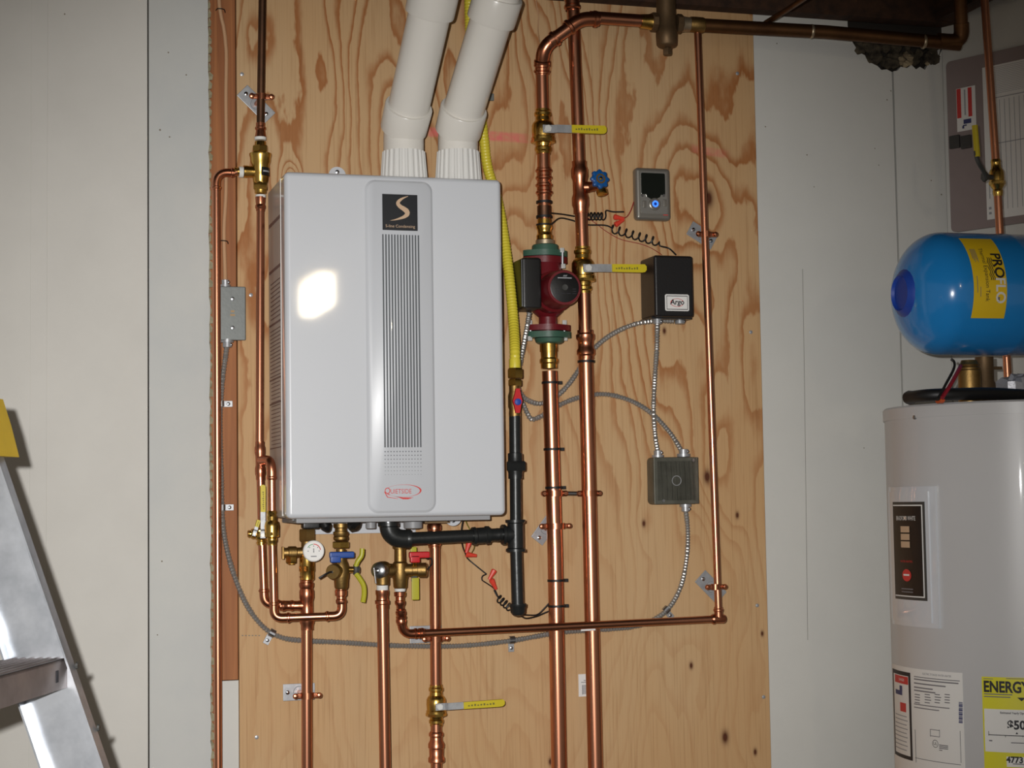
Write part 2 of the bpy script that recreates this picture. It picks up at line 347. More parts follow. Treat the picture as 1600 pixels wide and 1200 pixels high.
def hanger(label, C, d, r, plate=None, rod=True, pm='galv', band_m='copper_fit', side=None):
    """two-bolt copper pipe hanger; plate=(centre, width, height, angle) on the board"""
    C = V(C); d = V(d).normalized(); t = thing('pipe_hanger', label, 'pipe clamp', C)
    mk('band', B().lathe(C-d*.0065, d, [(0, r*1.0), (0, r*1.22), (.013, r*1.22), (.013, r*1.0)], 18), band_m, t)
    sd = V(side).normalized() if side else EX
    for s in (-1, 1):
        e = C+sd*s*(r*1.2+.008)
        mk('ear', B().box(e-sd*s*.004, (.018, .008, .011), (sd, TW, EZ), .002), band_m, t)
        sb = B().lathe(e+sd*s*.003+TW*.003, TW, [(0, .0062), (.003, .0062), (.0055, .0045), (.0065, .001)], 10); mk('screw', sb, band_m, t)
    if plate:
        pc, pw, phh, an = plate; ax = EX*math.cos(an)+EZ*math.sin(an); ay = -EX*math.sin(an)+EZ*math.cos(an)
        pl = mk('plate', B().box(pc+TW*.002, (pw, .003, phh), (ax, TW, ay), .0012), pm, t, 'galvanised mounting plate')
        mk('ring', B().lathe(pc+TW*.003, TW, [(0, .013), (.0025, .012), (.0025, .008), (0, .008)], 14, cap=False), pm, pl)
        for s in (-1, 1): mk('plate_screw', B().lathe(pc+ax*s*pw*.36+TW*.003, TW, [(0, .005), (.0025, .0045), (.0035, .002)], 10), 'chrome', pl)
        if rod and abs(C.y) > .02: mk('rod', B().cyl(V((pc.x, -.002, pc.z)), V((C.x, C.y+r*.9, C.z)), .005, 10), band_m, t)
    return t
def ziptie(label, C, d, r, tail=(1, 0)):
    C = V(C); d = V(d).normalized(); b = B().lathe(C-d*.0026, d, [(0, r*.99), (0, r*1.0+.002), (.0052, r*1.0+.002), (.0052, r*.99)], 20)
    b.box(C+EX*(r+.004)*tail[0]+TW*.001, (.01, .006, .007)); return mk('cable_tie', b, 'black_rubber', None, label, 'cable tie', 'black cable ties around the copper pipes')
def conduit(label, pts, r=.0062, pitch=.0066, m='armor'):
    sp = smoothpath(pts, .0022); out = []; rr = []; acc = 0
    for i, p in enumerate(sp):
        if i: acc += (p-sp[i-1]).length
        out.append(p); ph = (acc % pitch)/pitch; rr.append(r*(1.0 if ph < .5 else .76))
    return mk('armored_cable', B().tube(out, rr, 8), m, None, label, 'cable', ang=20)
# ================================================================== THE SETTING
def X0(px, y=0): return P(px, 600, y).x
xa, xb, xc, xd = X0(-10), X0(232), X0(328), X0(372); xr = X0(1190.5); xs1 = X0(1410); xk = X0(1489)   # seams, plywood edges, corner
ZT = 2.72
# --- back wall: painted wallboard panels over studs
wb = thing('wall_back', 'painted wallboard wall behind the plywood', None, (1, .02, 0), kind='structure')
def panel(poly, m, y=.002, th=.013, name='wallboard_panel'): return mk(name, B().prism(poly, V((0, y, 0)), EX, EZ, th), m, wb)
def jag(x, z0, z1, n, amp, rev=False):
    pts = [(x+random.uniform(-amp, amp), z0+(z1-z0)*i/n) for i in range(n+1)]; return pts
gap = .0016
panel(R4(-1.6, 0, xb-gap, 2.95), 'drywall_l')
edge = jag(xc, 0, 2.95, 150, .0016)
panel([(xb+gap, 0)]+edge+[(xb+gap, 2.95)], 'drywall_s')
# broken gypsum edge of the cut-out
gb = B()
for i in range(150):
    z = i*2.95/150; wv = .004+.004*random.random()*(1 if random.random() < .7 else 1.8)
    gb.prism([(xc-.002, z), (xc+wv*.8, z+.002), (xc+wv, z+.012), (xc+.001, z+.0205)], V((0, .0035+.002*random.random(), 0)), EX, EZ, .009)
mk('gypsum_edge', gb, 'gypsum', wb, kind='stuff')
mk('joint_tape', B().box(V((X0(60), .0014, 1.45)), (.034, .0012, 2.9), bev=.0005, seg=1), 'drywall_l', wb)
# right hand wallboard with the torn top
t1 = [P(x, y, 0) for x, y in ((1394, 112), (1386, 108), (1378, 109), (1372, 103), (1364, 99), (1357, 97), (1352, 86), (1344, 82), (1338, 74), (1333, 66), (1325, 40))]
panel([(xr+.001, 0), (xs1-.0012, 0)]+[(min(p.x, xs1-.0012), p.z) for p in t1]+[(t1[-1].x, 2.95), (xr+.001, 2.95)], 'drywall_r')
t2 = [P(x, y, 0) for x, y in ((1475, 70), (1466, 78), (1466, 92), (1461, 101), (1452, 98), (1446, 109), (1438, 104), (1432, 108), (1425, 101), (1418, 106), (1408, 104), (1403, 110), (1397, 111))]
panel([(xs1+.0012, 0), (xk, 0), (xk, t2[0].z)]+[(max(p.x, xs1+.0012), p.z) for p in t2], 'drywall_r')
mk('backing', B().box(V((.5, .075, 1.48)), (4.6, .02, 2.96)), 'dark_gap', wb)
b = B()
mk('stud', B().box(V(((xc+xd)/2-.004, .036, (P(350, 1063, .012).z+2.95)/2)), (xd-xc+.006, .05, 2.95-P(350, 1063, .012).z), bev=.002), 'stud', wb, 'exposed brown stud beside the plywood')
zl = P(350, 1064, .006).z
panel([(X0(346), 0), (xd-.001, 0), (xd-.001, zl), (X0(346), zl)], 'drywall_r', y=.006)
mk('stud', B().box(V((X0(337), .04, .6)), (.05, .05, 2*(zl-.6)+.0)), 'stud', wb)
# dark torn insulation in the hole
b = B()
for i in range(46):
    q = P(random.uniform(1336, 1466), random.uniform(62, 98), .012); rr = random.uniform(.008, .022)
    b.lathe(q+V((0, rr*.2, -rr)), V((random.uniform(-.4, .4), random.uniform(-.3, .3), 1)), [(0, .001), (rr*.5, rr*.8), (rr*1.0, rr), (rr*1.5, rr*.7), (rr*2.1, .001)], 7)
mk('insulation', b, 'insul', wb, kind='stuff')
b = B()
for i in range(10):
    q = P(random.uniform(1400, 1462), random.uniform(84, 100), .004); rr = random.uniform(.006, .012)
    b.lathe(q+V((0, 0, -rr)), V((random.uniform(-.6, .6), 0, 1)), [(0, .001), (rr*.5, rr*.8), (rr*1.0, rr), (rr*1.9, .001)], 7)
mk('torn_paper', b, 'insul_tan', wb, kind='stuff')
# scuffs, nail heads and specks on the wallboard
b = B()
for px, py, r_ in ((1214, 68, 2), (1196, 198, 2), (1261, 242, 2), (1386, 156, 2.2), (1392, 142, 2), (1272, 292, 1.6), (1373, 258, 1.6), (1367, 232, 1.6), (1455, 282, 2), (1471, 304, 2.4), (1350, 700, 1.6), (263, 82, 2), (291, 117, 2), (253, 877, 2), (246, 992, 1.6), (101, 22, 2), (250, 203, 2.5), (265, 214, 2)):
    q = P(px, py, .0012); b.lathe(q, TW, [(0, r_*.0009), (.0006, r_*.0007)], 7)
mk('speck', b, 'speck', wb, kind='stuff')
mk('hairline_crack', B().tube([P(1254, 420, .002), P(1257, 600, .002), P(1259, 760, .002), P(1262, 1000, .002)], .0007, 5), 'stain', wb)
# --- right wall, turned towards the room
CK = V((xk, 0, 0)); WD = V((math.cos(math.radians(63)), -math.sin(math.radians(63)), 0)); NR = WD.cross(EZ).normalized()
wr = mk('wall_right', B().prism(R4(0, 0, 4.5, 2.95), CK+NR*.001, WD, EZ, .06), 'drywall_r', None, 'pale wall turning away beside the electrical panel', kind='structure')
# --- ceiling with dark joists
ce = thing('ceiling', 'dark open joist ceiling', None, (1, -1, 2.9), kind='structure')
ZJ = P(1478, 40, -.02).z
mk('deck', B().box(V((.6, -2.6, ZJ+.25)), (5.6, 6.2, .02)), 'joist', ce)
mk('plate', B().box(V((1.35, -.022, ZJ+.12)), (1.9, .042, .24)), 'joist', ce)
for i in range(8):
    xj = xk-.022-i*.41
    if i in (1, 2, 3): continue        # bay left open for the vents
    mk('joist', B().box(V((xj, -2.6, ZJ+.12)), (.04, 5.1, .235)), 'joist', ce)
for i in (1, 2, 3):
    mk('joist', B().box(V((xk-.022-i*.41, -2.9, ZJ+.12)), (.04, 4.4, .235)), 'joist', ce)
mk('floor', B().box(V((.6, -2.6, -.025)), (5.6, 6.2, .05)), 'concrete', None, 'plain concrete floor of the utility room', kind='structure')
# --- plywood sheet
kp = [(1105, 745, .0115, 2.2), (1006, 818, .006, .8), (1152, 805, .006, .9), (1080, 1040, .006, .8), (1133, 1152, .011, 1.4), (1180, 1175, .006, .7), (1107, 310, .016, 4.2), (1191, 990, .005, .4), (1038, 517, .006, .5), (455, 280, .004, 3.5), (860, 1190, .006, .5)]
zp = P(1170, 18, 0).z
knots = [(P(a, c, 0).x-xd, P(a, c, 0).z, r_, am) for a, c, r_, am in kp]
def mark(px0, px1, py, hw, sl, st): a = P(px0, py, 0); c = P(px1, py, 0); return (a.x-xd, c.x-xd, a.z, hw, sl, st)
plywood_mat(knots, [mark(668, 828, 206, .014, -.02, 1.0), mark(1082, 1140, 232, .013, -.12, .55)])
pw = thing('plywood_sheet', 'large plywood sheet fixed to the wall behind all the pipes', 'plywood', (xd, 0, 0))
po = mk('board', B().box(V(((xr-xd)/2, .0095, zp/2)), (xr-xd, .019, zp), bev=.0008, seg=1), 'plywood', pw); po.matrix_parent_inverse = Matrix.Identity(4)
for px, py in ((378, 116), (392, 461), (401, 1152), (1152, 115), (1173, 519), (1183, 946), (1193, 1089), (1195, 108)):
    if px < 1194: mk('screw', B().lathe(P(px, py, 0), TW, [(0, .0045), (.0016, .0042), (.0024, .0015)], 10), 'galv', pw)
mk('steel_clip', B().box(P(767, 152, -.004), (.013, .008, .016), bev=.001), 'box_grey', pw)
# nails row burnt into the lower left of the sheet
for i in range(6): mk('staple', B().box(P(379+i*5.2, 993, -.0004), (.0035, .0012, .0022)), 'speck', pw)
# ================================================================== TANKLESS HEATER
YF = -.26; YB = -.014
hx0 = (P(446, 540, YF).x+P(446.5, 540, YF).x)/2; hx1 = P(787.5, 540, YF).x
hz1 = (P(446, 266, YF).z+P(784, 281, YF).z)/2; hz0 = (P(449, 809, YF).z+P(791, 807, YF).z)/2
hc = V(((hx0+hx1)/2, 0, (hz0+hz1)/2)); HW, HH = hx1-hx0, hz1-hz0
ht = thing('tankless_heater', 'white wall-hung tankless water heater with striped front panel', 'water heater', (hc.x, YB, hz0))
fc = mk('front_cover', B().box(V((hc.x, YF+.03, hc.z)), (HW, .06, HH), bev=.011, seg=4), 'case_white', ht)
bd = mk('casing', B().box(V((hc.x, (YF+.055+YB)/2, hc.z)), (HW-.005, YB-YF-.055, HH-.004), bev=.003), 'case_side', ht, 'side casing with printed labels')
mk('seam', B().box(V((hc.x, YF+.0565, hc.z)), (HW+.0012, .003, HH-.012)), 'white_plastic', ht)
# side print
PXs = hx0+.0025-.0006
def HS(px, py): return PL(px, py, V((PXs, 0, 0)), V((1, 0, 0)))
b = B()
def sidebar(yc, hgt, y0=-.19, y1=-.03, z=None):
    zc = HS(430, yc).z; b.box(V((PXs, (y0+y1)/2, zc)), (.0008, y1-y0, hgt))
for yc, hg in ((345, .007), (420, .006), (505, .004), (592, .003), (630, .003), (700, .002)): sidebar(yc, hg)
for yc in range(440, 500, 7): sidebar(yc, .0018, -.18, -.05)
for yc in range(515, 590, 6): sidebar(yc, .0015, -.18, -.04)
for yc in range(598, 700, 6): sidebar(yc, .0014, -.17, -.05)
mk('side_print', b, mat('print_brown', (120, 92, 86), .6), bd, kind='stuff')
# raised centre strip
yr = YF-.005
rp0, rp1 = P(577, 540, yr), P(675, 540, yr); rz1, rz0 = P(625, 286, yr).z, P(625, 797, yr).z
rc = V(((rp0.x+rp1.x)/2, YF+.003, (rz0+rz1)/2)); RW, RH = rp1.x-rp0.x, rz1-rz0
b = B(); outer = rrect(RW+.012, RH+.012, .022, 6); inner = rrect(RW, RH, .018, 6)
k = len(outer); vs = [rc+EX*x+EZ*z+TW*.0028 for x, z in outer]+[rc+EX*x*1+EZ*z+TW*.006 for x, z in [((a[0]*.35+c[0]*.65), (a[1]*.35+c[1]*.65)) for a, c in zip(outer, inner)]]+[rc+EX*x+EZ*z+TW*.008 for x, z in inner]
fs = [(i+j*k, (i+1) % k+j*k, (i+1) % k+(j+1)*k, i+(j+1)*k) for j in range(2) for i in range(k)]+[tuple(range(2*k, 3*k))]
strip = mk('front_strip', b.add(vs, fs), 'case_white', ht, ang=60)
FO = V((0, yr-.0002, 0))
def FP(px, py): q = P(px, py, yr); return q.x, q.z
# badge
bx0, bz1 = FP(597, 303); bx1, bz0 = FP(652.5, 361); bc = V(((bx0+bx1)/2, yr, (bz0+bz1)/2)); BW, BH = bx1-bx0, bz1-bz0
bg = mk('badge', B().box(bc+TW*.001, (BW, .002, BH), bev=.0006, seg=1), 'logo_black', strip, 'black square badge with a beige swoosh letter')
def s_curve():
    cl = [(.23, .40, .008), (.10, .35, .03), (-.02, .27, .055), (-.06, .19, .07), (-.0, .11, .075), (.10, .05, .085), (.19, -.02, .095), (.2, -.1, .085), (.12, -.17, .06), (.0, -.22, .04), (-.15, -.265, .02), (-.28, -.29, .004)]
    c = smoothpath([V((x, y, w_)) for x, y, w_ in cl], .03); up, dn = [], []
    for i, p in enumerate(c):
        t = c[min(i+1, len(c)-1)]-c[max(i-1, 0)]; n = V((-t.y, t.x, 0)).normalized(); up.append((p.x+n.x*p.z*.75, p.y+n.y*p.z*.75)); dn.append((p.x-n.x*p.z*.75, p.y-n.y*p.z*.75))
    return [[up[i], up[i+1], dn[i+1], dn[i]] for i in range(len(c)-1)]
flat('swoosh_letter', [[(x*BW, y*BH+.004) for x, y in q] for q in s_curve()], 'logo_tan', bg, bc+TW*.002, EX, EZ)
text('badge_text', 'S-line Condensing', .0086, 'logo_tan', bg, bc+TW*.002-EZ*BH*.39, EX, EZ)
# stripes and dots
sx0, sz1 = FP(598.2, 366); sx1, _ = FP(653.6, 366); _, sz0 = FP(625, 699)
stp = (sx1-sx0)/12
for i in range(13):
    mk('stripe', B().box(V((sx0+stp*i, yr-.0003, (sz0+sz1)/2)), (.0029, .0009, sz1-sz0)), 'stripe', strip)
b = B()
for j in range(7):
    _, zz = FP(627, 705.5+j*6.0)
    for i in range(13): b.lathe(V((sx0+stp*i, yr, zz)), TW, [(0, .0015-.00014*j), (.0006, .0014-.00014*j)], 8)
mk('dot_print', b, 'dots', strip, kind='stuff')
# oval logo
lx, lz = FP(629.5, 768); lo = V((lx, yr, lz)); sc_ = M(629, yr)
def ovalring():
    out = []
    for i in range(56):
        a0 = math.radians(150-i*320/56); a1 = math.radians(150-(i+1)*320/56)
        def q(a, w_): return (math.cos(a)*27*sc_, (math.sin(a)*9.5+1+math.cos(a)*1.2)*sc_), w_
        def th(i): return (.5+2.6*math.exp(-((i-24)/9.)**2))*sc_
        pts = []
        for a, t in ((a0, th(i)), (a1, th(i+1))):
            cx, cy = math.cos(a), math.sin(a); pts.append(((cx*27*sc_, (cy*9.5+1)*sc_), (cx*(27*sc_+t*.9), (cy*(9.5*sc_+t*.5)+1*sc_))))
        out.append([pts[0][0], pts[0][1], pts[1][1], pts[1][0]])
    return out
lg = flat('oval_logo', ovalring(), 'ink_red', strip, lo, EX, EZ, .0007)
flat('oval_tail', [[(-14*sc_, -7*sc_), (0, -9.2*sc_), (17*sc_, -9.6*sc_), (8*sc_, -12.2*sc_), (0, -12*sc_), (-6*sc_, -9.6*sc_)], [(-30*sc_, 0), (-28.6*sc_, 0), (-24*sc_, -8*sc_), (-8*sc_, -10.8*sc_), (-8*sc_, -11.4*sc_), (-25*sc_, -9*sc_)]], 'ink_red', lg, lo, EX, EZ, .0007)
text('brand_lettering', 'UIETSIDE', .0135, 'ink_red', lg, lo+EX*-20*sc_, EX, EZ, align='LEFT', stretch=.82)
text('brand_lettering', 'Q', .0185, 'ink_red', lg, lo+EX*-24.5*sc_+EZ*.0012, EX, EZ, stretch=.85)
# mounting ears and wall bracket
def ear(px, py, up, y):
    q = P(px, py, y); pts = [(-.019, 0)]+[(.019*math.cos(a)*-1, up*.019*math.sin(a)) for a in [PI*i/12 for i in range(1, 12)]]+[(.019, 0)]
    e = mk('mounting_ear', B().prism(pts if up < 0 else list(reversed(pts)), q, EX, EZ, .003), 'case_white', ht); mk('ear_screw', B().lathe(q+EZ*up*.0075, TW, [(0, .005), (.002, .0045), (.003, .0015)], 10), 'steel', e)
ear(527, 274, 1, -.02); ear(701, 281, 1, -.02); ear(531, 812, -1, -.1); ear(708, 808, -1, -.1)
q0, q1 = P(492, 806, -.02), P(650, 829, -.02)
mk('wall_bracket', B().box(V(((q0.x+q1.x)/2, -.016, (q0.z+q1.z)/2+.006)), (q1.x-q0.x, .004, q0.z-q1.z+.02), bev=.001), 'case_white', ht)
mk('base_tray', B().box(V((hc.x, -.13, hz0-.0035)), (HW-.05, .19, .012), bev=.002), 'grey_plastic', ht)
mk('drain_nipple', B().lathe(P(579, 806, -.14), -EZ, [(0, .011), (.026, .011), (.027, .009)], 16), 'grey_plastic', ht)
mk('drain_plug', B().lathe(P(645, 806, -.12), -EZ, [(0, .021), (.026, .02), (.028, .012)], 18), 'grey_plastic', ht, 'translucent grey drain plug')
mk('filter_cap', B().box(P(485, 819, -.14), (.036, .03, .02), bev=.004), 'black_plastic', ht).rotation_euler = (0, 0, 0)
mk('filter_cap', B().lathe(P(506, 815, -.15), V((.4, -.3, -1)), [(0, .012), (.014, .012), (.022, .006), (.024, .002)], 12), 'black_plastic', ht)
mk('filter_cap', B().lathe(P(549, 815, -.185), V((.5, -.5, -.6)), [(0, .012), (.006, .016), (.014, .016), (.02, .008)], 9), 'black_plastic', ht)
b = B(); b.box(P(680, 813, -.12), (.055, .04, .012)); mk('base_block', b, 'bronze', ht)
for px in (459, 595, 668, 700): mk('base_screw', B().lathe(P(px, 809, -.2), -EZ, [(0, .004), (.006, .0035), (.008, .001)], 8), 'steel', ht)
# ================================================================== VENT PIPES
def vent(label, axis_px, wid, pts, coup, end):
    A = P(axis_px, 262, -.14); A.z = hz1-.0015; r = .0435
    t = thing('vent_pipe', label, 'pipe', A, 'white plastic vent pipes on top of the heater')
    zt = P(axis_px, 238, -.14).z; h = zt-A.z; b = B(); n = 96; vs = []; fs = []
    for j, (hh, r0) in enumerate(((0, .0495), (h*.25, .049), (h, .0452))):
        for i in range(n): rr = r0+(.0016 if (i//2) % 2 else -.0012)*(1 if j < 2 else .6); vs.append(A+V((math.cos(2*PI*i/n)*rr, math.sin(2*PI*i/n)*rr, hh)))
    for j in range(2):
        for i in range(n): fs.append((j*n+i, j*n+(i+1) % n, (j+1)*n+(i+1) % n, (j+1)*n+i))
    fs += [tuple(reversed(range(n))), tuple(range(2*n, 3*n))]
    mk('ribbed_collar', b.add(vs, fs), 'white_plastic', t, ang=20)
    base = V((A.x, A.y, zt-.002)); K = V((A.x, A.y, P(axis_px, pts[0], -.14).z))
    e1 = P(*pts[1]); d = (e1-K).normalized()
    mk('elbow', B().tube([base, base+EZ*.004]+arc(K-EZ*.03, K, K+d*.03, 10), r*1.0, 28), 'pvc', t)
    L = (e1-K).length
    hub = mk('hub', B().lathe(K+d*(L-.062), d, [(0, r*.98), (.004, r*1.16), (.060, r*1.18), (.062, r*1.15), (.062, r*.9)], 28), 'pvc', t)
    c0 = P(*coup); E = c0+(c0-e1).normalized()*.07
    mk('pipe', B().tube([K+d*.02, e1, c0, E], r*1.02, 28), 'pvc', t)
    mk('coupling', B().lathe(c0, (c0-e1), [(0, r*1.02), (0, r*1.18), (.004, r*1.2), (end, r*1.2), (end+.003, r*1.17), (end+.003, r)], 28), 'pvc', t)
    mk('pipe', B().tube([E, c0+(c0-e1).normalized()*.46], r*1.02, 24), 'pvc', t)
vent('white plastic vent pipe nearer the heater middle, the left of the pair', 631, 70, (203, (639, 166, -.185)), (671, 22, -.30), .08)
vent('white plastic vent pipe beside the yellow hose, the right of the pair', 716, 70, (207, (725, 170, -.185)), (767, 33, -.30), .055)
# ================================================================== COPPER LINES, LEFT
UP = EZ
def dr(a, b_): return (V(b_)-V(a)).normalized()
# --- old dark pipe from the ceiling, mixing valve, drain branch
a, c = P(411.5, -90, -.05), P(407, 196, -.055)
t = thing('copper_pipe', 'dark tarnished copper pipe coming down above the brass mixing valve', 'pipe', c)
pipe('pipe', [a, c], .0085, 'copper_old', t); mk('adapter', B().lathe(P(407, 192, -.055), -UP, [(0, .0088), (0, .0098), (.008, .0098), (.01, .0118), (.014, .0118), (.016, .0098), (.024, .0108), (.03, .012), (.034, .012)], 18), 'copper_fit', t)
mv = P(407, 262, -.056); mm = M(407, -.056)
t = thing('mixing_valve', 'brass pressure valve with black label and white sealing tape on the left pipe', 'valve', mv)
def vz(py): return P(407, py, -.056).z
def LZ(ps, d=UP): return [(vz(p)-mv.z, r_) for p, r_ in ps]
mk('valve_body', B().lathe(mv, UP, LZ([(303, .010), (302, .0128), (290, .013), (284, .016), (272, .0185), (258, .0185), (254, .0215), (246, .0225), (243, .024), (240, .0235), (238, .016), (236, .0125), (222, .012), (221, .011)])), 'brass', t)
mk('union_nut', nut(B(), V((mv.x, mv.y, vz(238))), UP, .0175, (vz(228)-vz(238))), 'brass', t)
mk('union_nut', nut(B(), V((mv.x, mv.y, vz(297))), UP, .0165, (vz(284)-vz(297))), 'brass', t)
mk('sealing_tape', B().lathe(V((mv.x, mv.y, vz(219))), UP, [(0, .0125), (.006, .0128)], 16), 'teflon', t)
mk('sealing_tape', B().lathe(V((mv.x, mv.y, vz(309))), UP, [(0, .0108), (.006, .011)], 16), 'teflon', t)
hb = P(385, 269, -.056)
mk('side_port', B().lathe(mv+UP*(vz(269)-mv.z), -EX, [(.01, .013), (.024, .0125), (.03, .0135), (.036, .0135)], 16), 'brass', t)
mk('sealing_tape', B().lathe(P(380, 269, -.056), -EX, [(0, .0118), (.009, .0118)], 16), 'teflon', t)
def labelpatch(name, m, parent, c, r, z0, z1, a0, a1, n=8):
    b = B(); vs = []
    for i in range(n+1):
        a_ = a0+(a1-a0)*i/n
        for z in (z0, z1): vs.append(V((c.x+math.sin(a_)*r, c.y-math.cos(a_)*r, z)))
    return mk(name, b.add(vs, [(2*i, 2*i+2, 2*i+3, 2*i+1) for i in range(n)]), m, parent)
lb = labelpatch('black_label', 'black_plastic', t, mv, .0192, vz(276), vz(263), -.05, 1.3)
labelpatch('label_print', 'ink_faint', lb, mv, .0195, vz(270.5), vz(268), .15, 1.1)
# drain branch
e0 = P(343, 269, -.056); dn = P(337, 640, -.056); j1 = P(373, 268, -.056)
t = thing('copper_pipe', 'slim copper drain pipe running down the bare stud to the floor', 'pipe', P(340, 1230, -.056))
mk('adapter', B().lathe(P(376, 268.5, -.056), dr(P(376, 268.5, -.056), j1), [(0, .009), (.007, .009), (.008, .0075), (.014, .0095)], 12), 'brass', t)
K = P(338, 269, -.056); pd = dr(K, P(340, 1230, -.056))
pipe('pipe', [P(374, 268, -.056), K+EX*.03], .008, 'copper', t); elbow('elbow', K, EX, pd, .008, 'copper_fit', t, 3.2, 1.6)
pipe('pipe', [K+pd*.03, P(341.5, 1320, -.056)], .0081, 'copper', t)
# --- left riser between mixing valve and the two-pipe bypass
r = .0083
q = [P(407, 308, -.056), P(405.5, 690, -.08)]; D = dr(q[0], q[1])
t = thing('copper_pipe', 'copper pipe from the mixing valve down the left side of the heater', 'pipe', q[1])
mk('adapter', B().lathe(q[0], D, [(0, .011), (.01, .0105), (.016, .0095), (.019, .0112), (.024, .0112), (.026, .0095), (.03, .0095)], 16), 'copper_fit', t)
pipe('pipe', q, r, 'copper', t)
t = thing('copper_tee', 'copper tee splitting the left pipe into two above the yellow valve handle', 'pipe fitting', P(406, 722, -.085))
T0 = P(406, 690, -.08); T1 = P(407, 750, -.083)
coupling('tee_body', T0, T1, r*1.02, 'copper_fit', t)
E0, E1 = P(408, 719, -.084), P(424, 719, -.12)
b = B().tube([E0, E0+(E1-E0)*.5]+arc(E0+(E1-E0)*.55, E1, P(424.5, 738, -.12), 8)+[P(424.5, 744, -.12)], r*1.22, 16); b.lathe(P(424.5, 750, -.12), UP, [(0, r*1.02), (0, r*1.13), (r*.3, r*1.33), (r*.8, r*1.33), (r*1.1, r*1.13), (r*2, r*1.13)], 16); mk('branch_elbow', b, 'copper_fit', t)
# lower left bypass: pipes
t = thing('copper_pipe', 'left of the two short bypass pipes, bending right into the tee', 'pipe', P(412, 930, -.085))
A0, A1, K = P(407, 748, -.083), P(409, 820, -.083), P(413, 944, -.085); TE = P(479, 945, -.09)
pipe('pipe', [A0, A1], r, 'copper', t); B0 = P(409.5, 850, -.084); d1 = dr(B0, K)
pipe('pipe', [B0, K-d1*.02], r, 'copper', t); elbow('elbow', K, -d1, dr(K, TE), r, 'copper_fit', t, 2.2, 1.8)
pipe('pipe', [K+dr(K, TE)*.02, TE], r, 'copper', t); coupling('coupling', P(437, 947, -.087), P(462, 946, -.089), r*1.05, 'copper_fit', t)
t = thing('copper_pipe', 'right of the two short bypass pipes, crossing below to the blue-handled valve', 'pipe', P(428, 960, -.12))
K1 = P(428, 966, -.12); K2 = P(534, 962, -.14); K3 = P(534, 930, -.14)
pipe('pipe', [P(424.5, 744, -.12), P(425, 812, -.12)], r, 'copper', t)
pipe('pipe', [P(425.5, 850, -.12), K1+UP*.02], r, 'copper', t); elbow('elbow', K1, UP, dr(K1, K2), r, 'copper_fit', t, 2.2, 2.0)
pipe('pipe', [K1+dr(K1, K2)*.02, K2-dr(K1, K2)*.02], r, 'copper', t); elbow('elbow', K2, -dr(K1, K2), UP, r, 'copper_fit', t, 2.2, 2.0)
pipe('pipe', [K2+UP*.02, P(533.5, 925, -.14)], r, 'copper', t)
# ball valves in the bypass
ty = ballvalve('brass valve with yellow handle upright along the two bypass pipes', P(408.5, 836, -.083), UP, r, UP, .021, hl=.105, blend=.46, hoff=1.7)
t = thing('check_valve', 'brass check valve body on the right bypass pipe, without any handle', 'valve', P(425, 830, -.12))
C0 = P(425, 831, -.12); mk('valve_body', B().lathe(C0, UP, [(-.028, .0095), (-.022, .0095), (-.019, .0112), (-.014, .0112), (-.012, .0105), (-.01, .0155), (.012, .016), (.02, .0145), (.024, .0105), (.032, .0115), (.035, .0095), (.04, .0112), (.044, .0095)]), 'brass', t); mk('hex_band', nut(B(), C0-UP*.008, UP, .0168, .008), 'brass', t)
t2_ = ballvalve('small brass drain valve with stubby yellow lever pointing left by the bypass', P(396, 834, -.083), EX, .006, UP+EX*.3, .012, hl=.03, blend=.5, hoff=1.6)
# --- second riser with gauge
r2 = .0115
C4 = P(479, 832, -.10); top4 = P(479.5, 822, -.10)
t = thing('gauge_fitting', 'brass fitting under the heater carrying the round pressure gauge', 'pipe fitting', P(479, 890, -.095))
mk('union_nut', nut(B(), P(480, 846, -.10), UP, .0185, .026), 'brass_dull', t)
mk('nipple', B().lathe(P(480, 880, -.098), UP, [(0, .014), (.03, .014), (.03, .0125), (.055, .0125)], 16), 'brass_dull', t)
mk('body', B().lathe(P(480, 892, -.097), UP, [(-.02, .0125), (-.018, .0155), (-.002, .0155), (0, .0165), (.034, .0165), (.036, .014)], 16), 'brass', t)
mk('hex', nut(B(), P(479.5, 893, -.097), UP, .018, .012), 'brass', t)
mk('reducer', B().lathe(P(479, 920, -.096), UP, [(0, .0125), (0, .0135), (.006, .0158), (.012, .0158), (.014, .0135), (.022, .0135), (.026, .0155)], 16), 'copper_fit', t)
sp = mk('side_port', B().lathe(P(480, 863, -.098), -EX, [(.01, .011), (.022, .0105), (.024, .0135), (.04, .0135), (.041, .011), (.05, .010)], 16), 'brass_dull', t)
mk('lever_tab', B().box(P(442, 864, -.098), (.004, .014, .026), bev=.001), 'brass_dull', t); mk('cap', nut(B(), P(455, 880, -.1), UP, .0125, .014), 'brass', t)
mk('cap_stem', B().lathe(P(455, 882, -.1), UP, [(0, .007), (.022, .007)], 10), 'brass', t)
g = P(490, 861, -.135); gd = V((-.06, -1, .03)).normalized(); gx = EZ.cross(gd).normalized()*1; gx = V((1, -.06, 0)).normalized(); gz = gx.cross(gd)*-1
gt = thing('pressure_gauge', 'round white pressure gauge with red and green arc', 'gauge', g)
mk('case', B().lathe(g, gd, [(-.016, .006), (-.012, .0215), (-.002, .0225), (0, .0225), (.0015, .0215), (.0008, .0198), (.0002, .0195)], 28), 'white_plastic', gt)
mk('stem', B().cyl(g-gd*.014, g-gd*.034, .007, 12), 'brass', gt)
dl = mk('dial', B().lathe(g, gd, [(-.0002, .0197), (.0006, .0197)], 28), 'label_white', gt)
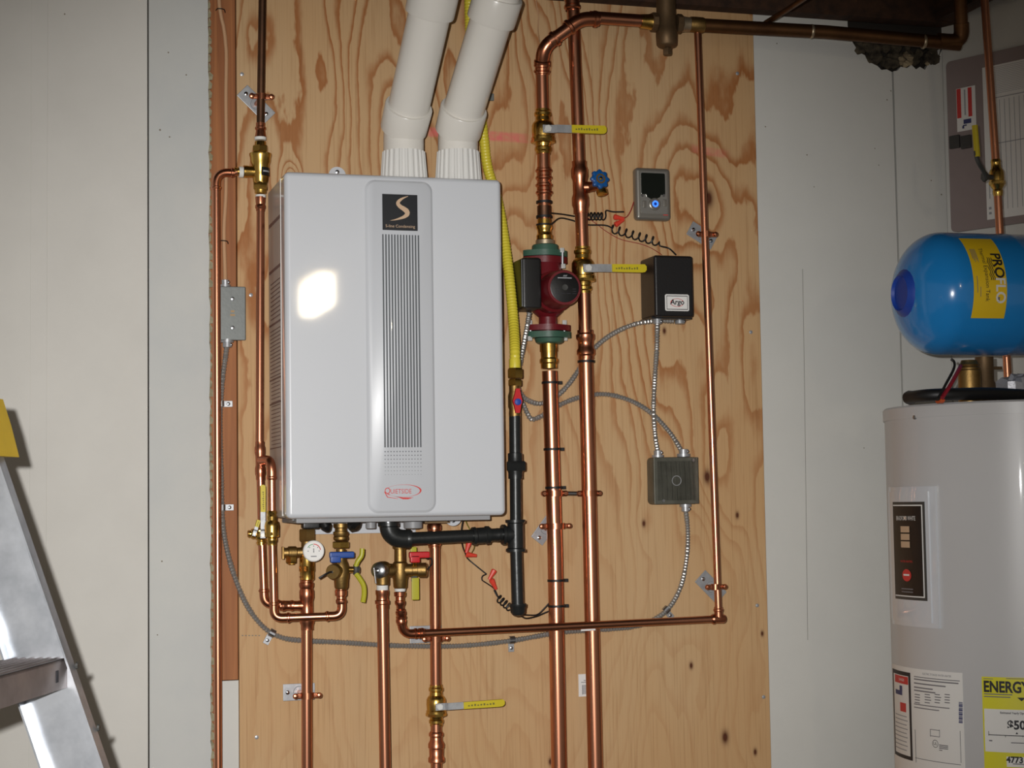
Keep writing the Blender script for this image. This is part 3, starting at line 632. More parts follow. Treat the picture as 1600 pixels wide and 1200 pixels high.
def arcp(a0, a1, r0, r1, n): return [[(math.cos(math.radians(a0+(a1-a0)*(i+k_)/n))*rr, math.sin(math.radians(a0+(a1-a0)*(i+k_)/n))*rr) for k_, rr in ((0, r0), (0, r1), (1, r1), (1, r0))] for i in range(n)]
GX, GZ = gx, EZ
flat('red_arc', arcp(92, 8, .0135, .0152, 12), 'ink_red', dl, g+gd*.001, GX, GZ); flat('green_arc', arcp(150, 94, .0135, .0148, 8), mat('ink_green', (60, 150, 90), .6), dl, g+gd*.001, GX, GZ)
flat('numerals', [R4(x-.001, y-.001, x+.001, y+.001) for x, y in ((-.0115, 0), (-.0085, .0075), (0, .0105), (.0085, .0075), (.0115, 0), (.0, .004))]+[R4(-.006, -.012, .006, -.010)], 'ink_grey', dl, g+gd*.001, GX, GZ)
flat('needle', [[(-.0012, -.003), (.0012, -.003), (.0003, .006), (-.0003, .006)]], 'ink_grey', dl, g+gd*.0014, GX, GZ)
# riser below the tee
t = thing('copper_pipe', 'copper riser below the pressure gauge down to the floor, second from the left', 'pipe', P(480, 1230, -.09))
a = P(479, 920, -.095); c = P(480, 1330, -.085); D = dr(a, c)
pipe('pipe', [a, c], r2, 'copper', t)
coupling('tee', P(479, 912, -.095), P(480, 984, -.093), r2*1.03, 'copper_fit', t)
mk('tee_branch', B().lathe(P(479, 946, -.092), dr(P(479, 946, -.092), P(437, 947, -.087)), [(.008, r2*1.05), (.016, r2*.95), (.02, r*1.2), (.034, r*1.2)], 16), 'copper_fit', t)
# --- blue-handled isolation valve (cold)
def iz(px, py, y): return P(px, py, y)
y5 = -.14; a5 = P(533, 890, y5); Z5 = lambda py: P(533, py, y5).z-a5.z
iv = thing('isolation_valve', 'brass service valve with blue handle and yellow wing lever', 'valve', a5)
mk('valve_body', B().lathe(a5, UP, [(Z5(921), .0115), (Z5(917), .0145), (Z5(905), .0155), (Z5(903), .0165), (Z5(893), .0175), (Z5(885), .0165), (Z5(878), .013), (Z5(874), .011), (Z5(870), .0105), (Z5(858), .0105)]), 'brass_dull', iv)
mk('union_nut', nut(B(), V((a5.x, y5, P(533, 856, y5).z)), UP, .0195, P(533, 846, y5).z-P(533, 856, y5).z), 'brass', iv)
mk('upper_nut', B().lathe(V((a5.x, y5, P(533, 845, y5).z)), UP, [(0, .0125), (.003, .016), (.008, .016), (.01, .0145), (.014, .0165), (.019, .0165), (.02, .013), (.026, .0125), (.028, .016), (.036, .016)], 12), 'brass_dull', iv)
mk('adapter', B().lathe(P(533, 944, y5), UP, [(0, .0088), (0, .0095), (.004, .0112), (.009, .0112), (.011, .0095), (.016, .0095), (.018, .0125), (.028, .013), (.03, .0115), (.036, .0115)], 14), 'copper_fit', iv)
# drain port towards the camera-left with black strap
pd_ = V((-.55, -.8, -.05)).normalized(); pp = P(531, 891, y5)
mk('drain_port', B().lathe(pp, pd_, [(.008, .0125), (.022, .0125), (.023, .0158), (.036, .0158), (.0375, .0145)], 18), 'brass_dull', iv)
ep = pp+pd_*.0375; mk('cap_strap', B().tube(smoothpath([ep, ep+pd_*.006+V((-.004, 0, 0)), ep+V((-.02, -.01, -.006)), ep+V((-.03, -.008, -.012))]), .0022, 6), 'black_rubber', iv); mk('strap_knob', B().lathe(ep, pd_, [(0, .003), (.003, .0025)], 8), 'steel', iv)
# blue lever
bl = mk('blue_handle', B().box(P(534, 867, y5-.026), (.052, .014, .0135), bev=.003), 'blue_plastic', iv)
mk('blue_hub', B().box(P(524, 873, y5-.026), (.022, .014, .017), bev=.003), 'blue_plastic', bl); mk('stem', B().cyl(P(528, 880, y5), P(524, 873, y5-.02), .005, 10), 'brass', iv)
# wing lever on its right side
wp = P(552, 890, y5); mk('wing_stem', B().cyl(P(536, 890, y5), P(556, 890, y5), .0065, 12), 'brass', iv); mk('wing_nut', nut(B(), P(556, 890, y5), EX, .0075, .008), 'steel', iv)
def wing(px, pts, parent, m1='dark_grey'):
    pass
mk('wing_steel', B().tube(smoothpath([P(556, 882, y5-.006), P(557, 890, y5-.008), P(556, 898, y5-.006)], .003), .006, 8), 'dark_grey', iv)
mk('wing_grip', B().tube(smoothpath([P(556, 885, y5-.008), P(559, 877, y5-.01), P(565, 868, y5-.012), P(566, 858, y5-.012)], .003), [.0045]*2+[.0055]*50, 10) if False else B().tube(smoothpath([P(556, 885, y5-.008), P(559, 877, y5-.01), P(565, 868, y5-.012), P(566, 857, y5-.012)], .003), .0052, 10), 'yellow_olive', iv)
mk('wing_grip', B().tube(smoothpath([P(556, 896, y5-.008), P(562, 904, y5-.01), P(568, 915, y5-.012), P(569, 928, y5-.012), P(567, 941, y5-.012)], .003), .0056, 10), 'yellow_olive', iv)
# --- red-handled isolation valve (hot) with relief valve
y6 = -.14; a6 = P(625, 890, y6); Z6 = lambda py: P(625, py, y6).z-a6.z
iv = thing('isolation_valve', 'brass service valve with red handle, below the black gas elbow', 'valve', a6)
mk('valve_body', B().lathe(a6, UP, [(Z6(921), .011), (Z6(917), .0145), (Z6(905), .0155), (Z6(903), .0165), (Z6(893), .0165), (Z6(880), .0155), (Z6(877), .0122), (Z6(858), .0118), (Z6(857), .0155), (Z6(846), .0165), (Z6(830), .0165)]), 'brass_dull', iv)
mk('sealing_tape', B().lathe(P(625, 924, y6), UP, [(0, .0115), (.006, .0125)], 14), 'teflon', iv)
mk('adapter', B().lathe(P(625, 946, y6), UP, [(0, .0088), (0, .0095), (.004, .0115), (.009, .0115), (.011, .0095), (.018, .0095), (.02, .0125), (.028, .013)], 14), 'copper_fit', iv)
mk('drain_port', B().lathe(P(630, 891, y6), V((1, -.35, 0)), [(.005, .0135), (.02, .0135), (.021, .0125), (.032, .0125), (.033, .0155), (.049, .0155), (.051, .013)], 18), 'brass_dull', iv)
mk('relief_port', B().lathe(P(621, 890, y6), V((-1, -.25, 0)), [(.004, .0125), (.02, .0135), (.021, .0128), (.027, .0128)], 16), 'brass_dull', iv)
ep = P(630, 891, y6)+V((1, -.35, 0)).normalized()*.05; mk('cap_strap', B().tube(smoothpath([ep, ep+V((.010, -.003, .012)), ep+V((.009, -.004, .024)), ep+V((-.002, 0, .024))]), .0018, 6), 'black_rubber', iv)
rh = mk('red_handle', B().box(P(655, 867, y6-.024), (.044, .014, .0135), bev=.003), 'red_plastic', iv); mk('red_hub', B().box(P(648, 873, y6-.024), (.021, .014, .017), bev=.003), 'red_plastic', rh); mk('stem', B().cyl(P(648, 888, y6-.01), P(648, 874, y6-.024), .005, 10), 'brass', iv)
mk('wing_grip', B().box(P(649, 920, y6+.012), (.0165, .005, .047), bev=.002), 'yellow_olive', iv); mk('wing_grip', B().box(P(646, 864, y6+.012), (.014, .005, .026), bev=.002), 'yellow_olive', iv)
mk('wing_steel', B().box(P(647, 890, y6+.012), (.012, .003, .05)), 'dark_grey', iv)
rv = P(598, 892, y6-.015)
tr = thing('relief_valve', 'brass relief valve with chrome cap and lever over the middle copper pipe', 'valve', rv)
mk('valve_body', B().lathe(rv, UP, [(-.03, .0118), (-.028, .0135), (-.01, .014), (0, .0165), (.012, .0165), (.018, .012), (.02, .006)], 18), 'brass_dull', tr)
mk('neck', B().lathe(rv, V((1, .25, 0)), [(0, .0135), (.02, .0135)], 16), 'brass_dull', tr)
mk('chrome_cap', B().lathe(rv+V((0, 0, .001)), V((-.62, -.78, .05)), [(.004, .0165), (.018, .0172), (.022, .0165), (.026, .012), (.0275, .004)], 20), 'steel', tr)
q = rv+V((-.62, -.78, .05)).normalized()*.028; mk('test_lever', B().box(q+V((-.004, 0, -.010)), (.0035, .007, .034), (EX, TW, (EZ+EX*-.12).normalized()), .001), 'chrome', tr); mk('lever_pin', B().lathe(q, V((-.62, -.78, 0)), [(-.003, .006), (.002, .006), (.004, .003)], 12), 'chrome', tr)
mk('sealing_tape', B().lathe(P(597.5, 922, y6-.012), UP, [(0, .0122), (.011, .0122)], 16), 'teflon', tr)
t = thing('copper_pipe', 'copper discharge pipe under the relief valve, third from the left', 'pipe', P(603, 1230, -.14))
a, c = P(597, 922, y6-.012), P(604, 1330, -.15)
pipe('pipe', [a, c], .0118, 'copper', t); mk('adapter', B().lathe(a, dr(a, c), [(0, .0142), (.008, .0142), (.012, .0128), (.02, .0132), (.022, .0155), (.028, .0155), (.03, .0132), (.038, .0132)], 16), 'copper_fit', t)
# --- pipe from hot valve along the bottom to the far right riser
t = thing('copper_pipe', 'long copper pipe running level under the heater then up the right side', 'pipe', P(900, 983, -.09))
k0 = P(629, 991, -.125); k1 = P(1123, 967, -.09); k2 = P(1090, 52, -.10); hdir = dr(k0, k1); vdir = dr(k1, k2)
a = P(625, 942, y6); pipe('pipe', [a, P(626, 960, -.13)], .0083, 'copper', t)
coupling('coupling', P(626, 952, -.138), P(627, 976, -.13), .0085, 'copper_fit', t)
elbow('elbow', k0, dr(k0, a), hdir, .0085, 'copper_fit', t, 2.6, 2.4)
kc = P(655, 990, -.122); pipe('pipe', [k0+hdir*.02, k1], .0083, 'copper', t); coupling('coupling', P(645, 990, -.124), P(664, 989, -.122), .0085, 'copper_fit', t)
b = B().lathe(k1-hdir*.018, hdir, [(0, .0085), (0, .0095), (.003, .0115), (.007, .0115), (.009, .0098), (.03, .0105), (.034, .008), (.036, .003)], 16); b.lathe(k1, vdir, [(0, .0098), (.016, .0098), (.018, .0115), (.022, .0115), (.024, .0096), (.027, .0096)], 16); mk('end_elbow', b, 'copper_fit', t)
pipe('pipe', [k1, k2+vdir*.01], .0081, 'copper', t)
mk('paper_tag', B().box(P(919, 983.5, -.101), (.034, .0014, .006), (hdir, TW, EZ)), 'label_white', t)
# --- pipe 680 with valve
t = thing('copper_pipe', 'copper pipe from the heater behind the gas line down to the lower valve', 'pipe', P(682, 1060, -.09))
a, c = P(679, 822, -.10), P(681, 1082, -.085); D = dr(a, c); pipe('pipe', [a, c], .0118, 'copper', t)
mk('adapter', B().lathe(P(678.5, 818, -.10), D, [(0, .0135), (.004, .0158), (.012, .016), (.014, .0145), (.02, .0155), (.034, .0145), (.036, .0135), (.04, .0155), (.046, .0155), (.048, .0132), (.052, .0132)], 18), 'copper_fit', t)
c2 = P(681.5, 1102, -.085); ballvalve('brass ball valve with long yellow handle at the bottom middle', c2, D, .0118, EX*1+EZ*.02, .044, hl=.142, blend=.36)
t = thing('copper_pipe', 'copper pipe with stepped reducer under the bottom valve', 'pipe', P(682, 1230, -.085))
a, c = P(681.5, 1128, -.085), P(682.5, 1330, -.085)
pipe('pipe', [a, c], .0122, 'copper', t); mk('reducer', B().lathe(P(681.5, 1143, -.085), -UP, [(0, .0122), (0, .0136), (.004, .016), (.009, .016), (.011, .0136), (.018, .0136), (.026, .0178), (.034, .0178), (.036, .016), (.052, .0155), (.056, .018), (.064, .018), (.066, .0155)], 18), 'copper_fit', t)
# hangers on the left
hanger('copper clamp with slanted steel plate on the dark pipe at top left', P(408.5, 151, -.053), UP, .0085, (P(400, 163, 0), .085, .034, math.radians(-44)))
hanger('copper clamp with level steel plate on the gauge riser near the bottom', P(480, 1087, -.089), UP, .0118, (P(467, 1081, 0), .069, .036, 0))
hanger('clamp with level steel plate behind the crossing of two copper pipes', P(681, 998, -.087), UP, .0118, (P(665, 991, 0), .072, .038, 0))
hanger('copper clamp with tilted steel plate high on the slim right riser', P(1103.5, 366, -.095), UP, .0082, (P(1096, 368, 0), .07, .036, math.radians(-30)))
hanger('copper clamp with tilted steel plate low on the slim right riser', P(1118, 917, -.09), UP, .0082, (P(1110, 917, 0), .074, .038, math.radians(-45)))
# ================================================================== BLACK GAS LINE
yg = -.185
gt = thing('gas_pipe', 'black iron gas pipe with elbow, tee and capped drip leg', 'pipe', P(808, 960, yg))
def ironsleeve(A, C, r, m='black_iron', name='coupling', parent=None, bead=.12):
    A = V(A); C = V(C); L = (C-A).length; k_ = min(.007, L*.3); return mk(name, B().lathe(A, C-A, [(0, r*.8), (0, r*1.1), (k_, r*1.12), (k_*1.3, r), (L-k_*1.3, r), (L-k_, r*1.12), (L, r*1.1), (L, r*.8)], 18), m, parent or gt)
n0 = P(606, 806, yg); Ke = P(610, 841, yg); h1 = P(738, 838, yg); T = P(806, 834, yg)
mk('nipple', B().cyl(n0, P(607, 826, yg), .0145, 16), 'steel', gt)
b = B().tube([P(607, 820, yg)]+arc(P(607.5, 824, yg), Ke, P(630, 842, yg), 10)+[P(636, 842, yg)], .0195, 18); b.lathe(P(607, 816, yg), -UP, [(0, .017), (0, .0225), (.008, .0225), (.01, .0195)], 18); b.lathe(P(641, 842, yg), -EX, [(0, .015), (0, .0205), (.008, .0205), (.01, .0195)], 18); mk('elbow', b, 'black_iron', gt)
pipe('pipe', [P(636, 842, yg), T], .0136, 'black_iron', gt)
ironsleeve(h1, P(764, 836, yg), .0175); mk('thread', B().lathe(P(764, 836, yg), EX, [(0, .0145), (.01, .0135), (.02, .0145)], 16), 'black_iron', gt)
b = B().lathe(P(806, 862, yg), UP, [(0, .014), (0, .0215), (.006, .0215), (.008, .0175), (P(806, 812, yg).z-P(806, 862, yg).z-.008, .0175), (P(806, 812, yg).z-P(806, 862, yg).z-.006, .0215), (P(806, 812, yg).z-P(806, 862, yg).z, .0215), (P(806, 812, yg).z-P(806, 862, yg).z, .014)], 20); b.lathe(P(806, 835, yg), -EX, [(.008, .0175), (.022, .0175), (.024, .0215), (.031, .0215), (.031, .014)], 20); mk('tee', b, 'black_iron', gt)
pipe('drip_leg', [P(806.5, 862, yg), P(809, 950, yg)], .0132, 'black_iron', gt); mk('pipe_cap', B().lathe(P(809, 943, yg), -UP, [(0, .0135), (0, .0185), (.006, .0185), (.009, .0165), (.018, .016), (.024, .012), (.027, .004)], 18), 'black_iron', gt)
pipe('pipe', [P(806, 812, yg), P(804.5, 650, yg)], .0126, 'black_iron', gt)
b = B().lathe(P(805.5, 748, yg), UP, [(0, .0128), (0, .0155), (.012, .0155), (.016, .0165), (.036, .0165), (.038, .016), (.054, .0158), (.055, .0128)], 16); mk('union', b, 'black_iron', gt)
mk('union_nut', nut(B(), P(806.5, 736, yg), UP, .0225, .021), 'black_iron', gt)
# gas cock
gv = P(804, 627, yg)
t = thing('gas_valve', 'brass gas shutoff valve with red handle and blue hub', 'valve', gv)
zz = lambda py: P(804, py, yg).z-gv.z
mk('valve_body', B().lathe(gv, UP, [(zz(651), .0125), (zz(646), .0128), (zz(640), .012), (zz(636), .014), (zz(618), .014), (zz(612), .0115), (zz(603), .0115)], 16), 'brass_dull', t)
hh = mk('red_handle', B().prism([(-.0045, -.026), (.0045, -.026), (.0075, -.01), (.0105, 0), (.0075, .012), (.005, .026), (-.003, .026), (-.0065, .012), (-.0105, 0), (-.0075, -.01)], P(809, 626, yg-.022), EX, EZ, .007), 'red_plastic', t); mk('blue_hub', B().lathe(P(809, 628, yg-.022), TW, [(0, .0075), (.004, .007), (.005, .002)], 14), 'blue_dark', hh)
mk('stem', B().cyl(P(807, 627, yg), P(808.5, 627.5, yg-.02), .006, 10), 'brass', t)
# yellow hose with brass nuts
t = thing('gas_hose', 'yellow ribbed gas hose hanging behind the right edge of the heater', 'hose', P(805, 575, yg))
mk('hex_nut', nut(B(), P(805, 591, yg), UP, .0175, .021), 'brass', t); mk('hex_nut', nut(B(), P(804.5, 603, yg), UP, .0155, .014), 'brass', t)
hp = smoothpath([P(804.5, 574, yg), P(804.5, 548, yg+.004), P(802, 500, -.135), P(796.5, 440, -.105), P(789, 380, -.07), P(778, 315, -.04), P(762, 262, -.022), P(756, 215, -.02), P(750, 170, -.02), P(742, 120, -.02), P(735, 60, -.02), P(731, -95, -.02)], .0018)
mk('ribbed_hose', B().tube(hp, [.0118 if (i//2) % 2 else .0109 for i in range(len(hp))], 14), 'yellow_hose', t, ang=80)
mk('hose_end', B().lathe(P(804.5, 575, yg), UP, [(0, .0125), (.018, .0125), (.02, .0118)], 14), 'yellow_hose', t)
# ================================================================== MAIN COPPER PAIR, RIGHT OF HEATER
yp = -.055; rs = .0144; rl = .0177
# --- return line: top loop
t = thing('copper_pipe', 'copper pipe looping from the air separator to the upper yellow valve', 'pipe', P(848, 160, yp))
s0, s1 = P(1024, 34, -.105), P(922, 27, -.11); d_ = P(853, 70, -.09); v0 = P(846.5, 108, -.06); v1 = P(848, 175, yp)
pipe('pipe', [s0, s1], rs, 'copper', t); pipe('pipe', [P(893, 41, -.107), P(858, 66, -.093)], rs, 'copper', t)
def bend(c, p0, p1, r, m, parent, name='elbow'):
    c = V(c); d0, d1 = dr(c, p0), dr(c, p1); return elbow(name, c, d0, d1, r, m, parent, 1.5, 1.4)
bend(P(908, 29, -.11), s0, P(880, 50, -.10), rs, 'copper_fit', t); bend(P(849, 75, -.085), P(885, 46, -.10), v0, rs, 'copper_fit', t)
pipe('pipe', [P(847, 95, -.075), v0, v1], rs, 'copper', t); coupling('coupling', P(847, 98, -.068), P(847, 116, -.06), rs, 'copper_fit', t)
ballvalve('brass ball valve with yellow handle on the return pipe above the pump', P(848.5, 206, yp), -UP, rs, EX+EZ*.015, .051, hl=.137, blend=.40, hoff=1.6)
t = thing('copper_pipe', 'stepped copper fittings between upper yellow valve and the pump', 'pipe', P(850, 360, yp))
pipe('pipe', [P(849, 240, yp), P(851, 372, yp)], rs, 'copper', t)
coupling('coupling', P(849.5, 262, yp), P(850, 283, yp), rs, 'copper_fit', t); coupling('coupling', P(850, 285, yp), P(850.5, 306, yp), rs*1.02, 'copper_fit', t)
mk('brass_adapter', B().lathe(P(851, 374, yp), UP, [(0, .0185), (.008, .019), (.012, .0165), (.02, .0165), (.024, .019), (.03, .019), (.033, .0162), (.045, .0162)], 18), 'brass', t)
mk('sensor_sleeve', B().lathe(P(850.5, 340, yp), UP, [(0, rs), (0, rs*1.1), (.026, rs*1.1), (.026, rs)], 18), 'copper_old', t)
for py, lab in ((316, 'topmost of three black cable ties between upper valve and pump'), (339, 'middle of three black cable ties between upper valve and pump'), (352, 'lowest of three black cable ties, just above the pump')): ziptie(lab, P(850.3, py, yp), UP, rs*1.14, (0, 0))
# --- lower return line
t = thing('copper_pipe', 'thick copper return pipe below the pump, left of the big pair', 'pipe', P(874, 1230, yp))
ra, rb = P(858, 556, yp), P(876, 1330, yp); rd = dr(ra, rb)
pipe('pipe', [P(859, 580, yp), P(867.5, 860, yp), rb], rl, 'copper', t, 22)
mk('brass_adapter', B().lathe(P(857.3, 534, yp), rd, [(0, .0205), (.022, .0205), (.014, .0185), (.026, .019), (.036, .0185), (.04, .0215), (.047, .0215), (.05, .0192), (.06, .0192)], 20), 'brass', t)
for py, px, lab in ((598, 860, 'black cable tie on the thick return pipe closest below the pump'), (702, 863, 'black cable tie on the thick return pipe level with the union'), (762, 865.5, 'black cable tie just above the paired copper clamps'), (907, 869, 'black cable tie on the thick return pipe below its slanted plate'), (947, 870, 'black cable tie where the drip leg wires meet the thick pipe')): ziptie(lab, P(px, py, yp), rd, rl, (1, 0))
# --- supply line
t = thing('copper_pipe', 'copper supply pipe from the ceiling with drain tee, right of the pump', 'pipe', P(908, 380, yp))
pipe('pipe', [P(891.5, -90, yp), P(907, 300, yp), P(910, 395, yp)], rs, 'copper', t); coupling('coupling', P(893.5, -8, yp), P(894.5, 17, yp), rs, 'copper_fit', t)
coupling('tee', P(905, 252, yp), P(907.5, 334, yp), rs*1.03, 'copper_fit', t)
mk('tee_branch', B().lathe(P(906, 293, yp), V((1, -.45, .0)), [(.01, .013), (.022, .013), (.024, .0115), (.034, .0105)], 16), 'copper_fit', t)
sd_ = dr(P(907, 300, yp), P(911, 440, yp))
ballvalve('brass ball valve with yellow handle touching the black relay box', P(911, 422, yp), sd_, rs, EX+EZ*.01, .053, hl=.137, blend=.40, hoff=1.6)
t = thing('copper_pipe', 'thick copper supply pipe down to the floor, right of the big pair', 'pipe', P(931, 1230, yp))
pipe('pipe', [P(912.5, 455, yp), P(915, 540, yp)], rs*1.04, 'copper', t); pipe('pipe', [P(915, 545, yp), P(922.5, 850, yp), P(933.5, 1330, yp)], rl*.97, 'copper', t, 22)
coupling('coupling', P(914.5, 516, yp), P(916, 561, yp), rs*1.12, 'copper_fit', t); ziptie('black cable tie just under the coupling of the thick supply pipe', P(916, 565, yp), UP, rl, (0, 0))
# drain valve with blue wheel
wv = P(937, 280, -.105); wd_ = V((.12, -1, .12)).normalized()
t = thing('drain_valve', 'small brass drain valve with scalloped blue hand wheel', 'valve', wv)
mk('valve_body', B().lathe(P(926, 291, -.075), dr(P(918, 293, -.07), P(937, 287, -.09)), [(-.006, .0105), (.006, .012), (.016, .012), (.022, .008)], 14), 'copper_fit', t)
mk('outlet', B().lathe(P(938, 290, -.088), V((.1, -.35, -1)), [(0, .009), (.01, .01), (.012, .0125), (.022, .0125), (.023, .0095)], 14), 'brass', t); mk('stem', B().cyl(P(934, 286, -.08), wv, .0045, 10), 'brass', t)
n = 64; e1 = wd_.cross(EZ).normalized(); e2 = e1.cross(wd_); vs = []; fs = []
for j, (hh_, k_) in enumerate(((-.004, .9), (-.004, 1), (.003, 1), (.005, .85))):
    for i in range(n): a_ = 2*PI*i/n; rr = (.0205+.0022*math.cos(8*a_))*k_; vs.append(wv+wd_*hh_+(e1*math.cos(a_)+e2*math.sin(a_))*rr)
for j in range(3):
    for i in range(n): fs.append((j*n+i, j*n+(i+1) % n, (j+1)*n+(i+1) % n, (j+1)*n+i))
fs += [tuple(reversed(range(n))), tuple(range(3*n, 4*n))]; hw_ = mk('hand_wheel', B().add(vs, fs), 'blue_knob', t)
mk('wheel_disc', B().lathe(wv+wd_*.0045, wd_, [(0, .0115), (.0015, .0115), (.0015, .0075), (.001, .0075)], 18, cap=False), mat('gold', (176, 140, 80), .4, .8), hw_); mk('wheel_screw', B().lathe(wv+wd_*.004, wd_, [(0, .0045), (.004, .004), (.005, .001)], 10), 'brass', hw_)
# double clamp and hanger on the pair
pa, pb = P(866, 771, yp), P(920, 771, yp)
t = thing('pipe_hanger', 'paired copper clamps joined by a rod across both thick pipes', 'pipe clamp', pa)
for q_, r_ in ((pa, rl), (pb, rl*.97)):
    mk('band', B().lathe(q_-rd*.0065, rd, [(0, r_), (0, r_*1.14), (.013, r_*1.14), (.013, r_)], 20), 'copper_fit', t)
    for s in (-1, 1): mk('ear', B().lathe(q_+EX*s*(r_+.007)+TW*.004, TW, [(-.006, .0065), (.002, .0065), (.004, .004)], 10), 'copper_fit', t)
mk('rod', B().cyl(pa+EX*(rl+.004), pb-EX*(rl+.004), .005, 12), 'steel', t)
hanger('copper clamp with slanted steel plate on the thick return pipe', P(867.5, 822, yp), rd, rl, (P(852, 826, 0), .07, .034, math.radians(-128)))
# ================================================================== CIRCULATOR PUMP
pc = P(853, 462, yp); pz = lambda py, px=853: P(px, py, yp).z-pc.z
pt = thing('circulator_pump', 'dark red circulator pump with green flanges and black round nameplate', 'pump', P(855, 540, yp))
mk('collar', B().lathe(pc+V((0, 0, pz(384))), UP, [(0, .0215), (.012, .0215), (.013, .019)], 18), 'solder', pt)
def flange(z, h, m, dx, name, hub=None):
    c = pc+V((dx, 0, z)); poly = [(math.cos(a_)*(.052 if abs(math.cos(a_)) > .8 else .036), math.sin(a_)*.034) for a_ in [2*PI*i/28 for i in range(28)]]
    poly = []
    for i in range(36):
        a_ = 2*PI*i/36; x = math.cos(a_); y = math.sin(a_); poly.append((x*(.033+.019*x*x*x*x), y*.033*(1-.0*x)))
    return mk(name, B().prism(poly, c+UP*h, EX, EY, h), m, pt)
f1 = flange(pz(401), pz(392)-pz(401), 'green_paint', 0, 'green_flange'); mk('hub', B().lathe(pc+V((0, 0, pz(393))), UP, [(0, .031), (.013, .0295), (.015, .027)], 20), 'green_paint', f1)
flange(pz(412), pz(402)-pz(412), 'red_paint', 0, 'red_flange'); 
bx_ = pc+V((.004, 0, 0))
mk('volute', B().lathe(bx_+V((0, 0, pz(522))), rd*-1, [(0, .0215), (pz(496)-pz(522), .0205), (pz(488)-pz(522), .034), (pz(478)-pz(522), .042), (pz(440)-pz(522), .043), (pz(425)-pz(522), .036), (pz(408)-pz(522), .030)], 24), 'red_paint', pt)
flange(pz(517), pz(508)-pz(517), 'red_paint', .005, 'red_flange'); f2 = flange(pz(528), pz(518.5)-pz(528), 'green_paint', .006, 'green_flange'); mk('hub', B().lathe(pc+V((.007, 0, pz(529))), -UP, [(0, .034), (.009, .031), (.012, .026)], 20), 'green_paint', f2)
mc = P(855, 460, yp-.01); mo = P(880, 450, -.175); md = TW
mk('motor', B().lathe(V((mo.x, mc.y, mo.z)), md, [(0, .046), (.05, .046), (.056, .041), (.112, .040), (.1195, .0375), (.1195, .033)], 32), 'red_paint', pt)
npl = mk('nameplate', B().lathe(V((mo.x, mc.y-.1185, mo.z)), md, [(0, .0325), (.002, .0325), (.0025, .031)], 32), 'black_plastic', pt, 'round black nameplate')
fo_ = V((mo.x, mc.y-.121, mo.z)); mk('centre_screw', B().lathe(fo_, md, [(0, .0075), (.0025, .0065), (.0022, .003)], 16), 'dark_grey', npl)
flat('maker_print', [R4(-.016, .0195, .016, .0217)]+[[(-.004+i*.0022, .0235), (-.0028+i*.0022, .0235), (-.0005+i*.0022, .027), (-.0017+i*.0022, .027)] for i in range(4)], 'ink_faint', npl, fo_, EX, EZ)
flat('data_print', [R4(-.022+.013*i, -.004-.005*j, -.013+.013*i, -.0025-.005*j) for i in range(4) for j in range(3) if i in (0, 3) or j == 2], 'ink', npl, fo_, EX, EZ)
cb = P(824, 445, -.12); pb_ = mk('control_box', B().box(cb, (.043, .075, .112), bev=.006), 'black_plastic', pt, 'black wiring box on the side of the pump'); mk('box_lid', B().box(cb+V((-.0215, 0, 0)), (.006, .07, .106), bev=.0025), 'black_plastic', pb_)
for px, py, y_ in ((878, 391, -.075), (880, 416, -.075), (828, 504, -.06), (882, 504, -.06), (828, 529, -.06), (883, 529, -.06), (826, 394, -.06)):
    mk('bolt', nut(B(), P(px, py, y_)-UP*.005, UP, .0055, .010), 'bolt_zinc', pt)
for px in (829, 882): mk('bolt_shank', B().cyl(P(px, 507, -.06), P(px, 526, -.06), .0035, 8), 'steel', pt)
mk('bolt_shank', B().cyl(P(879, 393, -.075), P(879, 415, -.075), .0035, 8), 'steel', pt)
# ================================================================== AIR SEPARATOR AND OVERHEAD PIPE
ys = -.105; ac = P(1041, 34, ys)
t = thing('air_separator', 'dull bronze air separator with drain plug near the ceiling', 'pipe fitting', P(1042, 80, ys))
zz = lambda py: P(1041, py, ys).z-ac.z
mk('body', B().lathe(ac, UP, [(zz(76), .008), (zz(73), .02), (zz(70), .0235), (zz(58), .0245), (zz(48), .0245), (zz(46), .0228), (zz(20), .0222), (zz(-70), .0222)], 22), 'bronze', t)
mk('drain_plug', nut(B(), P(1043, 86, ys), UP, .0105, .016), 'bronze', t)
for s, px in ((-1, 1026), (1, 1056)): mk('hex_end', nut(B(), P(px, 35 if s < 0 else 37, ys), EX*s, .0225, .014, 8), 'bronze', t); mk('solder_ring', B().lathe(P(px, 35 if s < 0 else 37, ys), EX*s, [(.014, .019), (.02, .0175), (.03, .0168), (.04, .016)], 18), 'brass' if s < 0 else 'solder', t)
t = thing('copper_pipe', 'large dull brown overhead pipe running to the corner and up into the ceiling', 'pipe', P(1300, 55, -.13))
o0, o1 = P(1070, 38, ys), P(1500, 69, -.17); od = dr(o0, o1)
pipe('pipe', [o0, P(1290, 50, -.13), o1], .0158, 'copper_brown', t); mk('adapter', B().lathe(P(1078, 38, ys), od, [(0, .0175), (.012, .0182), (.03, .018), (.034, .016)], 18), 'brass_dull', t)
ec = P(1503, 66, -.17); eu = P(1498, -90, -.24)
b = B().tube([ec-od*.06, ec-od*.04]+arc(ec-od*.03, ec, ec+dr(ec, eu)*.03, 10)+[ec+dr(ec, eu)*.045], .0178, 18); mk('elbow', b, 'copper_brown', t); pipe('pipe', [ec+dr(ec, eu)*.03, eu], .0152, 'copper_brown', t)
mk('solder_joint', B().lathe(P(1441, 65, -.16), od, [(0, .0158), (.002, .0172), (.005, .0172), (.007, .0158)], 18), 'solder', t); mk('solder_joint', B().lathe(P(1266, 49, -.128), od, [(0, .0158), (.002, .017), (.004, .017), (.006, .0158)], 18), 'solder', t)
